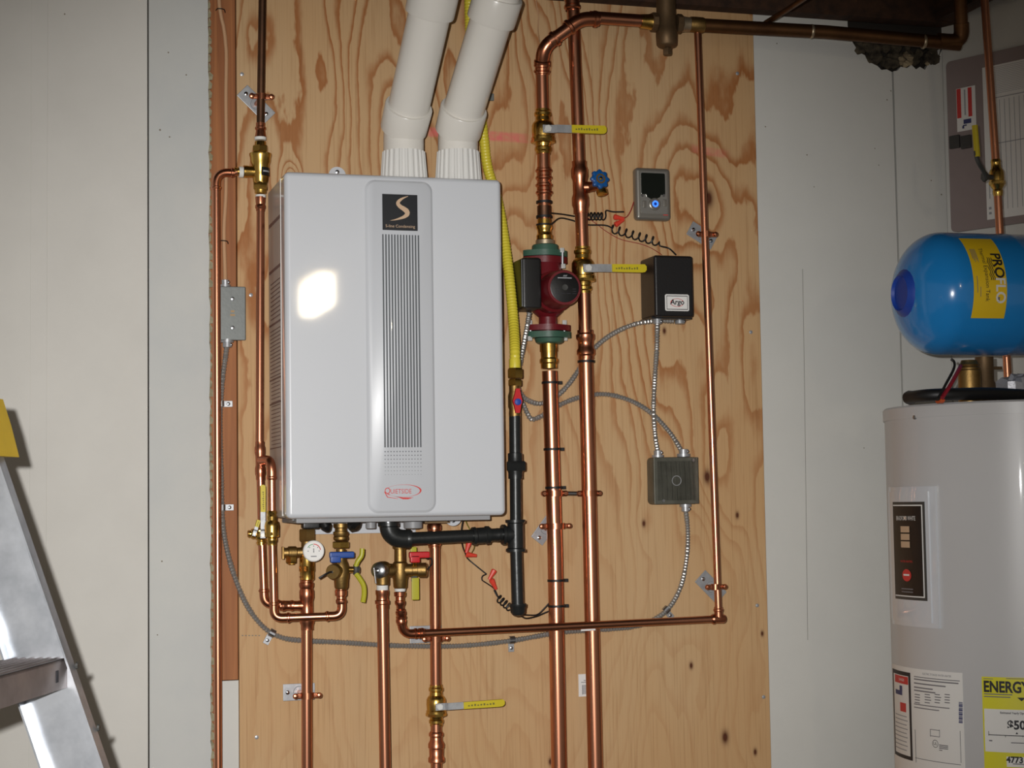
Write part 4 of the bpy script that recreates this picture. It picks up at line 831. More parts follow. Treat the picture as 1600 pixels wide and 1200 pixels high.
t = mk('copper_pipe', B().tube([P(1196, 36, -.09), P(1232, 14, -.25), P(1290, -25, -.5)], .0062, 12), 'copper_brown', None, 'thin copper pipe slanting up into the joists above the overhead pipe', 'pipe')
mk('thermostat_wire', B().tube(smoothpath([P(836, -20, -.006), P(838, 5, -.006), P(841.5, 25, -.006), P(840.5, 45, -.01), P(843, 66, -.03)]), .0011, 6), 'tan_cable', None, 'thin bare wire hanging beside the top copper elbow', 'wire')
# ================================================================== ELECTRICAL BOXES AND CONTROLS
def boxpx(px0, py0, px1, py1, y):
    q0_, q1_ = P(px0, (py0+py1)/2, y), P(px1, (py0+py1)/2, y); z1_, z0_ = P((px0+px1)/2, py0, y).z, P((px0+px1)/2, py1, y).z
    return V(((q0_.x+q1_.x)/2, y, (z0_+z1_)/2)), q1_.x-q0_.x, z1_-z0_
def connector(px, py, y, d, parent, r=.011):
    A = P(px, py, y); d = V(d).normalized(); c = mk('cable_connector', B().lathe(A, d, [(-.004, r*1.25), (.003, r*1.25), (.003, r*.85), (.013, r*.9), (.014, r*.6)], 12), 'galv', parent); mk('clamp_screw', B().lathe(A+d*.008+EX*r*.7+TW*.003, TW, [(0, .0032), (.004, .003), (.005, .001)], 8), 'steel', c)
# left outlet box
c_, w_, h_ = boxpx(342.5, 447.5, 384, 531.5, -.03)
t = thing('electrical_box', 'small grey metal box with blank cover on the bare stud', 'electrical box', c_)
mk('box', B().box(c_+V((0, .022, 0)), (w_*.96, .038, h_*.97), bev=.005), 'box_grey', t); cv = mk('cover', B().box(c_+V((0, .002, 0)), (w_, .006, h_), bev=.0025), 'box_grey', t)
for s in (-1, 1): mk('screw', B().lathe(c_+TW*.001+EZ*s*h_*.27, TW, [(0, .0045), (.0018, .004), (.0026, .001)], 12), 'steel', cv)
flat('stamp', [R4(-.004, .002, .004, .006), R4(-.005, -.006, .005, -.002)], mat('ink_orange', (170, 138, 96), .6), cv, c_+TW*.001, EX, EZ); connector(355, 533, -.018, -UP, t); connector(352, 447, -.018, UP, t, .009)
# square junction box
c_, w_, h_ = boxpx(1021.5, 714, 1092, 788, -.052)
t = thing('electrical_box', 'square dark steel junction box with a round knockout mark', 'electrical box', c_)
mk('box', B().box(c_+V((0, .024, 0)), (w_, .05, h_), bev=.009, seg=3), 'box_steel', t); cv = mk('cover', B().box(c_+V((0, .0005, 0)), (w_*.985, .003, h_*.985), bev=.0012), 'box_steel', t)
mk('knockout', B().lathe(c_+TW*.001, TW, [(0, .0118), (.001, .0115), (.001, .0102), (0, .0098)], 22, cap=False), 'galv', cv)
for sx, sy in ((-.3, -.42), (.38, .43)): mk('screw', B().lathe(c_+TW*.001+EX*sx*w_+EZ*sy*h_, TW, [(0, .004), (.002, .0035)], 8), 'steel', cv)
connector(1028, 713, -.025, UP, t); connector(1068, 711, -.025, UP, t, .0125); connector(1071, 790, -.025, -UP, t)
# relay box with brand label
c_, w_, h_ = boxpx(1023, 399, 1084, 495, -.095)
t = thing('relay_box', 'black metal relay box with white Argo label', 'control box', c_)
rb_ = mk('housing', B().box(c_+V((0, .0465, 0)), (w_, .093, h_), bev=.006, seg=3), 'black_paint', t)
lc, lw, lh = boxpx(1039, 460, 1076.5, 486, -.0955)
lb = mk('label', B().prism(rrect(lw, lh, .004), lc+TW*.0008, EX, EZ, .001), 'label_white', t, 'white brand label'); flat('label_border', [R4(-lw*.44, -lh*.42, lw*.44, -lh*.38), R4(-lw*.44, lh*.38, lw*.44, lh*.42), R4(-lw*.44, -lh*.42, -lw*.42, lh*.42), R4(lw*.42, -lh*.42, lw*.44, lh*.42)], 'ink', lb, lc+TW*.0009, EX, EZ)
text('label_text', 'Argo', .0165, 'ink', lb, lc+TW*.0009+EZ*.001, EX, EZ, bold=.0004, shear=.1); flat('label_oval', [[(x*.0165, y*.0095) for x, y in q_] for q_ in arcp(20, 330, .9, 1.0, 30)], 'ink_red', lb, lc+TW*.0006, EX, EZ)
connector(1062, 497, -.045, -UP, t, .013); connector(1027, 497, -.066, -UP, t)
mk('lower_flange', B().box(c_+V((-.002, .05, -h_/2-.001)), (w_*1.04, .07, .004)), 'black_paint', t)
# thermostat
c_, w_, h_ = boxpx(993.5, 262, 1048.5, 344, -.026)
t = thing('thermostat', 'grey handheld style thermostat with dark screen and blue lit ring', 'thermostat', c_)
bd_ = mk('housing', B().box(c_+V((0, .012, 0)), (w_, .026, h_), bev=.009, seg=4), 'thermo_grey', t, ang=60)
fr_ = mk('bezel', B().prism(rrect(w_*.76, h_*.80, .005), c_+TW*.002+EZ*h_*.02, EX, EZ, .003), mat('thermo_light', (168, 166, 160), .25, .6), t)
s0_, sw_, sh_ = boxpx(1002, 270.5, 1039, 304, -.029); mk('screen', B().prism(rrect(sw_, sh_, .003), s0_+TW*.0006, EX, EZ, .002), 'glass_dark', t)
mk('screen_chin', B().prism([(-.02, .004), (.02, .004), (.016, -.004), (.006, -.009), (-.006, -.009), (-.016, -.004)], P(1021, 305, -.029)+TW*.0004, EX, EZ, .002), 'glass_dark', t)
kc = P(1023, 319, -.029); kb = mk('control_knob', B().lathe(kc, TW, [(0, .0145), (.002, .014), (.003, .0115), (.0045, .011)], 24), 'thermo_grey', t); mk('lit_ring', B().lathe(kc+TW*.0046, TW, [(0, .0075), (.0012, .007), (.0012, .0045), (0, .004)], 22, cap=False), 'blue_glow', kb); mk('knob_centre', B().lathe(kc+TW*.0046, TW, [(0, .004), (.001, .0035)], 12), 'blue_dark', kb)
for px, py in ((1007, 319), (1039, 317)): mk('side_button', B().box(P(px, py, -.029), (.009, .004, .016), bev=.0018), 'thermo_grey', t)
for px, py in ((1003.5, 305.5), (1037, 305.5)): mk('small_button', B().lathe(P(px, py, -.028), TW, [(0, .0035), (.002, .003)], 10), 'steel', t)
flat('small_print', [R4(-.006, -.001, .006, .001)], 'ink_red', t, P(1040, 336, -.0265), EX, EZ)
# ---- armoured cables
conduit('armoured cable from the pump box curving across to the relay box', [P(827, 488, -.11), P(824, 508, -.10), P(818, 540, -.07), P(812, 572, -.045), P(808, 596, -.03), P(813, 613, -.024), P(824, 625, -.018), P(845, 630.5, -.014), P(868, 620, -.014), P(888, 601, -.014), P(908, 572, -.014), P(928, 545, -.014), P(955, 523, -.016), P(990, 507, -.025), P(1025, 501.5, -.04), P(1052, 502, -.045)])
conduit('armoured cable arching from the gas valve over to the junction box', [P(800, 618, -.03), P(816, 630, -.024), P(824, 646, -.018), P(831, 655, -.014), P(846, 650, -.012), P(870, 635, -.012), P(905, 621, -.012), P(945, 616, -.012), P(985, 626, -.012), P(1018, 646, -.014), P(1046, 675, -.018), P(1066, 706, -.025)])
conduit('straight armoured cable between relay box and junction box', [P(1027, 501, -.066), P(1026.5, 520, -.06), P(1026, 545, -.045), P(1023, 590, -.022), P(1021, 640, -.022), P(1023.5, 680, -.024), P(1028, 709, -.025)])
conduit('long armoured cable sweeping from junction box under the heater to the stud box', [P(1071, 794, -.025), P(1074.5, 830, -.014), P(1073, 870, -.010), P(1064, 915, -.010), P(1045, 950, -.010), P(1018, 970, -.010), P(985, 980, -.010), P(930, 984.5, -.010), P(870, 989, -.010), P(800, 1001, -.010), P(730, 1008.5, -.010), P(670, 1010, -.010), P(600, 1008, -.010), P(530, 1003.5, -.010), P(475, 1001, -.010), P(440, 996, -.010), P(412, 980, -.010), P(387, 948, -.010), P(368, 905, -.010), P(355, 860, -.008), P(348, 815, -.004), P(346, 760, -.002), P(344.5, 700, -.001), P(344, 650, -.001), P(347, 600, -.003), P(352, 560, -.010), P(355, 537, -.018)])
mk('electrical_cable', B().tube(smoothpath([P(352, 445, -.010), P(351.5, 420, -.002), P(350, 360, .004), P(353, 300, .006), P(353.5, 220, .006), P(353, 150, .006), P(353.5, 80, .006), P(349, 40, .005), P(343, 10, .003), P(338, -90, .003)], .02), .0042, 10), 'tan_cable', None, 'tan sheathed cable running down the bare stud into the grey box', 'cable')
for px, py, lab in ((344.5, 15, 'black cable staple at the top of the stud'), (349, 377, 'black cable staple on the stud above the grey box')):
    q_ = P(px, py, .002); mk('cable_staple', B().tube(smoothpath([q_+V((-.009, .008, 0)), q_+V((-.006, -.003, .001)), q_+V((.007, -.003, 0)), q_+V((.011, .006, -.004))], .003), .0012, 6), 'black_rubber', None, lab, 'staple')
def clip(label, px, py, dx, dz, y=-.010):
    C_ = P(px, py, y); e_ = V((dx, 0, dz)).normalized(); o_ = V((-e_.z, 0, e_.x)); t = thing('cable_strap', label, 'cable strap', C_)
    pts = [C_+(e_*math.cos(a_)+TW*math.sin(a_))*.0078 for a_ in [PI*1.1*i/8 for i in range(9)]]; b = B()
    for i in range(8): b.box((pts[i]+pts[i+1])/2, (.0045, .0016, .012), ((pts[i+1]-pts[i]).normalized(), (pts[i+1]-pts[i]).normalized().cross(o_), o_))
    mk('hoop', b, 'steel', t); q_ = V((C_.x, .0, C_.z))+e_*.016+TW*(.0014 if px > 372 else -.009); ta = mk('tab', B().box(q_, (.022, .0016, .0135), (e_, TW, o_), .0006, 1), 'galv', t); mk('screw', B().lathe(q_+e_*.002+TW*.001, TW, [(0, .0042), (.0022, .0036), (.003, .001)], 10), 'steel', ta)
clip('one-hole cable strap on the stud just below the grey box', 344.5, 631, 1, .02, 0); clip('one-hole cable strap on the stud level with the heater logo', 346.5, 793, 1, 0, -.003); clip('one-hole cable strap at the lower left bend of the long cable', 425, 989, -.5, -.9); clip('one-hole cable strap under the level pipe left of the thick pair', 800, 1000, .02, -1); clip('one-hole cable strap right of the thick pair on the rising cable', 1041, 953, .7, -.75)
# ---- low-voltage wiring
def wire(label, pts, r=.0012, m='black_rubber', name='control_wire', step=.003): return mk(name, B().tube(smoothpath(pts, step), r, 6), m, None, label, 'wire')
def coil(label, lead, A, C, turns, rad, tail, r=.0019, skew=.25):
    A = V(A); C = V(C); pts = []; n = turns*12; d = (C-A).normalized(); e_ = V((-d.z, 0, d.x))
    for i in range(n+1): a_ = 2*PI*i/12; q_ = A+(C-A)*i/n; pts.append(q_+e_*math.sin(a_)*rad+d*math.cos(a_)*rad*skew+TW*(math.cos(a_)*rad*.7))
    path = smoothpath(lead+[pts[0]], .004)[:-1]+pts+smoothpath([pts[-1]]+tail, .004)[1:]
    return mk('coiled_wire', B().tube(path, r, 6), 'black_rubber', None, label, 'wire')
yw = -.012
coil('coiled black control wire between the copper pair and the red wire nuts', [P(862, 333, -.05), P(880, 335, -.02), P(898, 338, yw), P(912, 339, yw)], P(917, 338, yw), P(944, 338, yw), 5, .0085, [P(947, 329, yw), P(958, 331, yw), P(975, 331, yw)])
coil('long coiled black control wire leading to the relay box', [P(863, 349, -.05), P(875, 341, -.02), P(893, 344, yw), P(915, 351, yw), P(945, 352, yw)], P(954, 357, yw), P(1027, 378, yw-.01), 7, .0095, [P(1031, 384, yw-.02), P(1045, 388, -.03), P(1056, 398, -.045)])
wire('thin red wire from the copper pair to the top of the relay box', [P(915, 338, -.0025), P(932, 350, -.0025), P(948, 362, -.0025), P(970, 374, -.0025), P(1000, 381, -.006), P(1018, 388, -.02), P(1034, 398, -.045)], .0009, mat('wire_red', (150, 50, 44), .5))
wire('short red wire pair entering the thermostat', [P(972, 342, yw), P(980, 338, yw), P(986, 328, yw), P(991, 314, -.01), P(996, 310, -.006)], .0014, MT['wire_red'])
def wnut(label, px, py, d, y=yw-.004):
    d = V(d).normalized(); mk('wire_nut', B().lathe(P(px, py, y)-d*.010, d, [(-.004, .0034), (.006, .0046), (.013, .006), (.019, .0068), (.021, .005)], 9), 'orange_red', None, label, 'wire connector')
wnut('upper red wire nut beside the thermostat', 966, 340, (-1, 0, .12)); wnut('lower red wire nut beside the thermostat', 967, 348, (-1, 0, -.6))
yv = -.03
wire('black wire from the heater underside down past the gas pipe to the first red nuts', [P(724, 809, -.1), P(721, 828, -.1), P(722, 850, -.08), P(727, 865, -.05), P(731, 873, yv), P(745, 885, yv), P(760, 897, yv)], .0016)
wire('green and yellow wire under the heater by the first red nuts', [P(726, 810, -.1), P(731, 822, -.09), P(741, 840, -.08), P(741, 855, -.06), P(737, 864, yv)], .0011, mat('wire_green', (128, 124, 42), .5))
wnut('highest red wire nut under the gas pipe', 731, 854, (.3, 0, 1), -.06); wnut('second red wire nut under the gas pipe', 735, 867, (-1, 0, .15), -.045); wnut('third red wire nut beside the drip leg', 769, 897, (.5, 0, .8), yv-.004); wnut('fourth red wire nut beside the drip leg', 771, 912, (-.45, 0, .9), yv-.004)
wire('looped black and white wire near the lower red nuts', [P(760, 897, yv), P(754, 900, yv), P(753, 906, yv), P(763, 913, yv), P(772, 920, yv), P(778, 932, yv)], .0015)
coil('coiled black wire running down to the drip leg cap', [P(772, 922, yv), P(776, 930, yv)], P(778, 934, yv), P(797, 950, yv), 4, .008, [P(805, 957, -.06), P(815, 962, -.06)], .0018)
wire('black wire pair passing under the drip leg to the thick return pipe', [P(812, 961, -.1), P(822, 966, -.06), P(838, 963, -.05), P(850, 958, -.05), P(860, 954, -.055)], .0017)
wire('upper black wire passing under the drip leg to the thick return pipe', [P(812, 959, -.1), P(826, 961, -.06), P(840, 960, -.05), P(851, 950, -.05), P(860, 940, -.055)], .0017)
# white sticker
c_, w_, h_ = boxpx(904, 1053, 931, 1088, -.0012)
t = mk('barcode_sticker', B().box(c_+V((0, .0006, 0)), (w_, .0012, h_)), 'label_white', None, 'white barcode sticker on the plywood half behind the thick pipe', 'sticker'); t2o = t
def stick(polys, m): o_ = flat('print', polys, m, None, c_, EX, EZ, .0003); o_.parent = t2o; o_.matrix_parent_inverse = t2o.matrix_basis.inverted() if False else Matrix.Translation(-t2o.location); return o_
stick([R4(-w_*.28, -h_*.42+i*.0, -w_*.28+.0006, h_*.0) for i in range(1)]+[R4(-w_*.3+i*.0011, -h_*.4, -w_*.3+i*.0011+.0006, h_*.02) for i in range(9)]+[R4(-w_*.35, h_*.12, w_*.3, h_*.15), R4(-w_*.2, h_*.2, w_*.3, h_*.23), R4(-w_*.05, h_*.34, w_*.2, h_*.39)], 'ink_grey')
# ================================================================== STORAGE WATER HEATER
RH_ = .28; yh = -.52
hd_ = ray(1389, 900); hv = V((hd_.x, hd_.y, 0)).normalized(); rt = V((hv.y, -hv.x, 0)); tt = (yh-CAM.y-rt.y*RH_)/hv.y
HC = V((CAM.x, CAM.y, 0))+hv*tt+rt*RH_; HC.z = 0
tp = HC-rt*RH_                                     # silhouette point
zt = PL(1386, 640, tp, V((hv.x, hv.y, 0))).z
def CY(px, py, R=RH_):                             # photo pixel -> (angle, height) on the tank wall
    d = ray(px, py); o = CAM-HC; a_ = d.x*d.x+d.y*d.y; b_ = 2*(o.x*d.x+o.y*d.y); c_ = o.x*o.x+o.y*o.y-R*R; D_ = b_*b_-4*a_*c_
    if D_ < 0: D_ = 0
    t_ = (-b_-math.sqrt(D_))/(2*a_); q_ = CAM+d*t_; return math.atan2(q_.x-HC.x, -(q_.y-HC.y)), q_.z
def CW(phi, z, R=RH_): return V((HC.x+math.sin(phi)*R, HC.y-math.cos(phi)*R, z))
def cyl_patch(name, m, parent, p0, p1, z0, z1, lift=.0008, th=0, n=10, label=None):
    b = B(); vs = []; fs = []
    for i in range(n+1):
        f_ = p0+(p1-p0)*i/n
        for R_, z in ((RH_+lift, z0), (RH_+lift, z1), (RH_+lift-max(th, .0006), z1), (RH_+lift-max(th, .0006), z0)): vs.append(CW(f_, z, R_))
    for i in range(n):
        for k_ in range(4): fs.append((i*4+k_, i*4+(k_+1) % 4, i*4+4+(k_+1) % 4, i*4+4+k_))
    fs += [(0, 1, 2, 3), (n*4+3, n*4+2, n*4+1, n*4)]
    return mk(name, b.add(vs, fs), m, parent, label)
def cw(phi0, z0, lift): return lambda x, y: CW(phi0+x/RH_, z0+y, RH_+lift)
wt = thing('storage_water_heater', 'tall grey storage water heater cylinder with stickers at the right edge', 'water heater', (HC.x, HC.y, 0))
mk('tank_jacket', B().lathe(HC, UP, [(.10, RH_-.01), (.10, RH_), (zt-.022, RH_), (zt-.022, RH_-.01)], 72), 'tank_grey', wt)
mk('top_cap', B().lathe(HC, UP, [(zt-.027, RH_-.003), (zt-.027, RH_+.0030), (zt-.004, RH_+.0034), (zt, RH_-.001), (zt+.001, RH_-.02)], 72), 'tank_grey', wt)
mk('base_ring', B().lathe(HC, UP, [(0, RH_-.015), (.1, RH_-.015)], 48), 'dark_grey', wt)
pz_ = CY(1430, 652); mk('cap_screw', B().lathe(CW(pz_[0], pz_[1]), CW(pz_[0], 0, 1)-CW(pz_[0], 0, 0), [(0, .005), (.003, .0045), (.004, .001)], 8), 'steel', wt)
# access cover with black label
p0_, p1_ = CY(1396, 870)[0], CY(1467, 870)[0]; z1_, z0_ = CY(1440, 760)[1], CY(1440, 980)[1]
ac_ = cyl_patch('access_cover', 'case_white', wt, p0_, p1_, z0_, z1_, .006, .006, 12, 'raised access cover')
mm_ = cyl_patch('cover_plate', 'case_white', ac_, p0_+.01, p1_-.06, z0_+.010, z1_-.010, .0085, .004, 12)
q0_ = CY(1397.5, 860, RH_+.0085)[0]; q1_ = CY(1447, 860, RH_+.0085)[0]; lz1, lz0 = CY(1430, 784, RH_+.0085)[1], CY(1430, 938, RH_+.0085)[1]
cyl_patch('label_frame', 'dark_grey', ac_, q0_, q1_, lz0, lz1, .0093, .0006, 12)
cyl_patch('label_line', 'label_white', ac_, q0_+.01, q1_-.022, lz0+.006, lz1-.006, .0098, .0006, 12)
bl_ = cyl_patch('black_label', 'black_plastic', ac_, q0_+.012, q1_-.032, lz0+.0085, lz1-.0085, .0103, .0006, 12, 'black maker label')
pm = (q0_+q1_)/2-.01; H_ = lz1-lz0
text('label_text', 'BRADFORD WHITE', .0125, 'label_white', ac_, HC, EX, EZ, warp=cw(pm, lz1-H_*.17, .0112), stretch=.62)
text('label_text', 'WATER HEATERS', .006, 'ink_red', ac_, HC, EX, EZ, warp=cw(pm, lz1-H_*.61, .0112), stretch=.9)
flat('label_emblem', [R4(-.017, -.0135+.0155*i, .014, -.001+.0155*i) for i in range(3)]+[R4(-.004, .044, .004, .050)], 'logo_tan', ac_, HC, EX, EZ, warp=cw(pm, lz1-H_*.40, .0112))
flat('label_seal', [[(math.cos(a_)*.0155, math.sin(a_)*.0125) for a_ in [2*PI*i/20 for i in range(20)]]], 'ink_red', ac_, HC, EX, EZ, warp=cw(pm, lz1-H_*.75, .0110)); flat('seal_text', [R4(-.01, -.001, .01, .0025)], 'label_white', ac_, HC, EX, EZ, warp=cw(pm, lz1-H_*.75, .0118))
flat('label_fine_print', [R4(-.02, -.001-.006*i, .02, .0012-.006*i) for i in range(2)], 'ink_grey', ac_, HC, EX, EZ, warp=cw(pm, lz1-H_*.89, .0112))
# data label
def wrapx(px, py): return CY(px, py)
pa_, pb2 = CY(1397, 1120)[0], CY(1506, 1120)[0]; za_ = CY(1450, 1047)[1]; zb_ = CY(1450, 1250)[1]; PHI = (pa_+pb2)/2; WL = (pb2-pa_)*RH_
dlb = cyl_patch('data_label', 'label_white', wt, pa_, pb2, zb_, za_, .0008, .0006, 16, 'white data and warning label')
def on(px, py, c=(PHI, za_)): a_, z_ = CY(px, py); return ((a_-c[0])*RH_, z_-c[1])
def quad(px0, py0, px1, py1, c=(PHI, za_)):
    x0_, _ = on(px0, (py0+py1)/2, c); x1_, _ = on(px1, (py0+py1)/2, c); _, y1_ = on((px0+px1)/2, py0, c); _, y0_ = on((px0+px1)/2, py1, c); return R4(x0_, y0_, x1_, y1_)
W_ = cw(PHI, za_, .0012); W2 = cw(PHI, za_, .0016); W3 = cw(PHI, za_, .0020)
flat('warning_border', [quad(1397.5, 1049, 1425, 1184)], 'ink', dlb, HC, EX, EZ, warp=W_); flat('warning_field', [quad(1399.5, 1055, 1422, 1178)], 'label_white', dlb, HC, EX, EZ, warp=W2)
flat('warning_header', [quad(1400, 1056, 1420, 1068)], 'ink_red', dlb, HC, EX, EZ, warp=W3); text('warning_word', 'DANGER', .0075, 'label_white', dlb, HC, EX, EZ, warp=(lambda x, y: CW(PHI+(x+on(1410, 1062)[0])/RH_, za_+on(1410, 1062)[1]+y, RH_+.0024)), stretch=.9)
flat('warning_picture', [quad(1401, 1078, 1411, 1085), quad(1407, 1071, 1411, 1080)], 'ink_blue', dlb, HC, EX, EZ, warp=W3); flat('warning_picture', [quad(1408, 1098, 1417, 1112)], 'ink_red', dlb, HC, EX, EZ, warp=W3)
flat('warning_print', [quad(1401, 1117+i*6.5, 1418+(i % 2)*1.5, 1118.6+i*6.5) for i in range(9)], 'ink_faint', dlb, HC, EX, EZ, warp=W3)
text('data_heading', 'ELECTRIC STORAGE WATER HEATER', .0058, 'ink_grey', dlb, HC, EX, EZ, warp=(lambda x, y: CW(PHI+(x+on(1463, 1055)[0])/RH_, za_+on(1463, 1055)[1]+y, RH_+.0014)), stretch=.78)
pr_ = [quad(1429, 1060.5, 1500, 1061.8)]
for i in range(4): pr_.append(quad(1429, 1064+i*5.2, (1498, 1478, 1458, 1462)[i], 1066+i*5.2))
for i in range(4):
    for j in range(4): pr_.append(quad(1430+j*15.5, 1084.5+i*4.2, 1438+j*15.5+(i*j % 3), 1086+i*4.2))
pr_ += [quad(1429, 1103+i*4, 1484-i*16, 1104.5+i*4) for i in range(2)]
flat('data_print', pr_, 'ink_grey', dlb, HC, EX, EZ, warp=W_, kind='stuff')
flat('data_barcode', [quad(1498.5, 1097+i*2.2, 1504.5, 1098.2+i*2.2+(i % 3)*.4) for i in range(15)], 'ink_blue', dlb, HC, EX, EZ, warp=W_, kind='stuff')
flat('data_box', [quad(1431, 1190, 1502, 1191), quad(1431, 1140, 1431.8, 1191), quad(1501, 1142, 1501.8, 1192), quad(1454, 1140, 1469, 1141), quad(1454, 1150, 1469, 1151), quad(1454, 1140, 1454.8, 1151), quad(1468.2, 1140, 1469, 1151)]+[quad(1468, 1164+i*2.5, 1482-(i == 3)*9, 1165.4+i*2.5) for i in range(4)], 'ink_grey', dlb, HC, EX, EZ, warp=W_)
ux, uy = on(1462, 1162); flat('ring_mark', [[(x+ux, y+uy) for x, y in q_] for q_ in arcp(0, 360, .0068, .0078, 22)], 'ink', dlb, HC, EX, EZ, warp=W_); text('ring_letters', 'UL', .0085, 'ink', dlb, HC, EX, EZ, warp=(lambda x, y: CW(PHI+(x+ux)/RH_, za_+uy+y, RH_+.0014)))
# energy label
ea_, eb_ = CY(1536, 1120)[0], CY(1536, 1120)[0]+.172/RH_; ez1, ez0 = CY(1560, 1058)[1], CY(1560, 1260)[1]; EC = ((ea_+eb_)/2, ez1)
en = cyl_patch('energy_label', 'yellow_energy', wt, ea_, eb_, ez0, ez1, .0009, .0006, 14, 'yellow energy label')
E1, E2, E3 = cw(EC[0], EC[1], .0014), cw(EC[0], EC[1], .0018), cw(EC[0], EC[1], .0022)
def tx(name, s_, size, px, py, m, st=1, bold=0, al='LEFT'):
    ox, oy = on(px, py, EC); return text(name, s_, size, m, en, HC, EX, EZ, warp=(lambda x, y: CW(EC[0]+(x+ox)/RH_, EC[1]+oy+y, RH_+.0024)), align=al, stretch=st, bold=bold)
x0e, x1e = -.086+.003, .086-.003
flat('white_field', [[(x0e, on(1560, 1108, EC)[1]), (x0e, on(1560, 1175, EC)[1]), (x1e, on(1560, 1175, EC)[1]), (x1e, on(1560, 1108, EC)[1])], [(on(1573, 1188, EC)[0], on(1573, 1182, EC)[1]), (on(1573, 1188, EC)[0], on(1573, 1198, EC)[1]), (x1e, on(1573, 1198, EC)[1]), (x1e, on(1573, 1182, EC)[1])]], 'label_white', en, HC, EX, EZ, warp=E1)
tx('energy_word', 'ENERGYGUIDE', .030, 1537, 1073, 'ink', .78, .0010); tx('energy_amount', '$509', .0235, 1574, 1133, 'ink', .95, .0008); tx('energy_number', '4773', .0165, 1573, 1187, 'ink', .95, .0006); tx('energy_caption', 'Estimated Yearly Operating Cost', .0058, 1563, 1113.5, 'ink', .9, .0001)
flat('guide_arrow', [[(on(1596, 1085, EC)[0]+x, on(1596, 1090, EC)[1]+y) for x, y in ((-.008, 0), (0, -.007), (.008, 0))]], 'ink', en, HC, EX, EZ, warp=E2)
flat('energy_fine_print', [quad(1537, 1060+i*2.2, 1552+i*2, 1061, EC) for i in range(1)]+[quad(1538, 1084+i*4, 1582-i*3, 1085.6+i*4, EC) for i in range(2)]+[quad(1572, 1060, 1600, 1061, EC), quad(1580, 1160, 1600, 1161.5, EC), quad(1546, 1156, 1551, 1158, EC), quad(1583, 1193, 1600, 1194.5, EC)], 'ink_grey', en, HC, EX, EZ, warp=E3, kind='stuff')
flat('cost_scale', [quad(1545, 1148.4, 1600, 1149.6, EC), quad(1545, 1142, 1545.8, 1149, EC), quad(1571, 1149, 1571.7, 1152, EC), quad(1598, 1149, 1598.7, 1152, EC), [on(1589, 1143.5, EC), on(1587, 1147, EC), on(1591, 1147, EC)]], 'ink', en, HC, EX, EZ, warp=E3)
# ---- things standing on the water heater
def TOP(px, y): q_ = P(px, 620, y); return V((q_.x, y, zt))
def HP(px, py, y): return P(px, py, y)
ft = thing('drain_hose', 'short black rubber hose lying across the top of the storage heater', 'hose', HC+UP*zt)
ha, hb_ = HP(1419, 629, -.60), HP(1605, 618, -.62); ha.z = max(ha.z, zt+.013); hb_.z = max(hb_.z, zt+.013); hm = HP(1450, 622, -.66); hm.z = zt+.014
mk('hose', B().tube(smoothpath([ha, hm, HP(1490, 616, -.68)*1+UP*0, HP(1545, 615, -.66), hb_], .01), .0125, 14), 'black_rubber', ft); mk('rounded_end', B().lathe(ha+V((.004, 0, 0)), dr(hm, ha), [(-.012, .0128), (.0, .0145), (.008, .0125), (.012, .005)], 14), 'black_rubber', ft)
mk('orange_band', B().lathe(HP(1465, 620, -.672), EX, [(0, .0126), (0, .0134), (.010, .0134), (.010, .0126)], 14), mat('orange', (196, 84, 36), .5), ft)
bt = thing('brass_valve', 'short stout brass fitting standing on top of the storage heater', 'valve', HP(1515, 612, -.55))
bz0, bz1 = zt, HP(1515, 563, -.55).z; bq = HP(1515, 600, -.55); bq.z = bz0
mk('valve_body', B().lathe(bq, UP, [(0, .024), (bz1-bz0-.022, .0235), (bz1-bz0-.020, .021), (bz1-bz0-.016, .022), (bz1-bz0-.013, .019), (bz1-bz0-.009, .021), (bz1-bz0-.006, .018), (bz1-bz0, .016)], 22), 'brass_dull', bt)
dq = HP(1539, 600, -.49); dq.z = zt; mk('steel_riser', B().lathe(dq, UP, [(0, .024), (.05, .022), (.055, .0195), (HP(1450, 459, -.52).z-.1285-.0008-zt, .0195)], 18), 'bronze', bt); mk('set_handle', B().box(HP(1555, 575, -.48), (.03, .008, .006)), 'bronze', bt)
wire('red and black wire pair rising from the hose beside the brass fitting', [HP(1472, 622, -.706), HP(1486, 600, -.69), HP(1498, 578, -.66), HP(1501, 572, -.64)], .0042, mat('wire_dkred', (140, 26, 40), .5))
wire('black wire beside the red one with loose ends by the brass fitting', [HP(1465, 624, -.706), HP(1478, 600, -.695), HP(1490, 577, -.68), HP(1491, 566, -.67), HP(1486, 561, -.665)], .0028)
# crumpled pipe insulation
b = B(); cq = HP(1590, 600, -.5); cq.z = zt+.032; n1, n2 = 18, 9; vs = []; fs = []
for j in range(n2+1):
    for i in range(n1):
        th_ = PI*j/n2; ph_ = 2*PI*i/n1; k_ = 1+random.uniform(-.16, .16); vs.append(cq+V((math.cos(ph_)*math.sin(th_)*.05, math.sin(ph_)*math.sin(th_)*.035, math.cos(th_)*.036))*k_)
for j in range(n2):
    for i in range(n1): fs.append((j*n1+i, j*n1+(i+1) % n1, (j+1)*n1+(i+1) % n1, (j+1)*n1+i))
mk('insulation_wrap', B().add(vs, fs), 'foil', None, 'crumpled pale insulation wrap on top of the storage heater', 'insulation', ang=15)
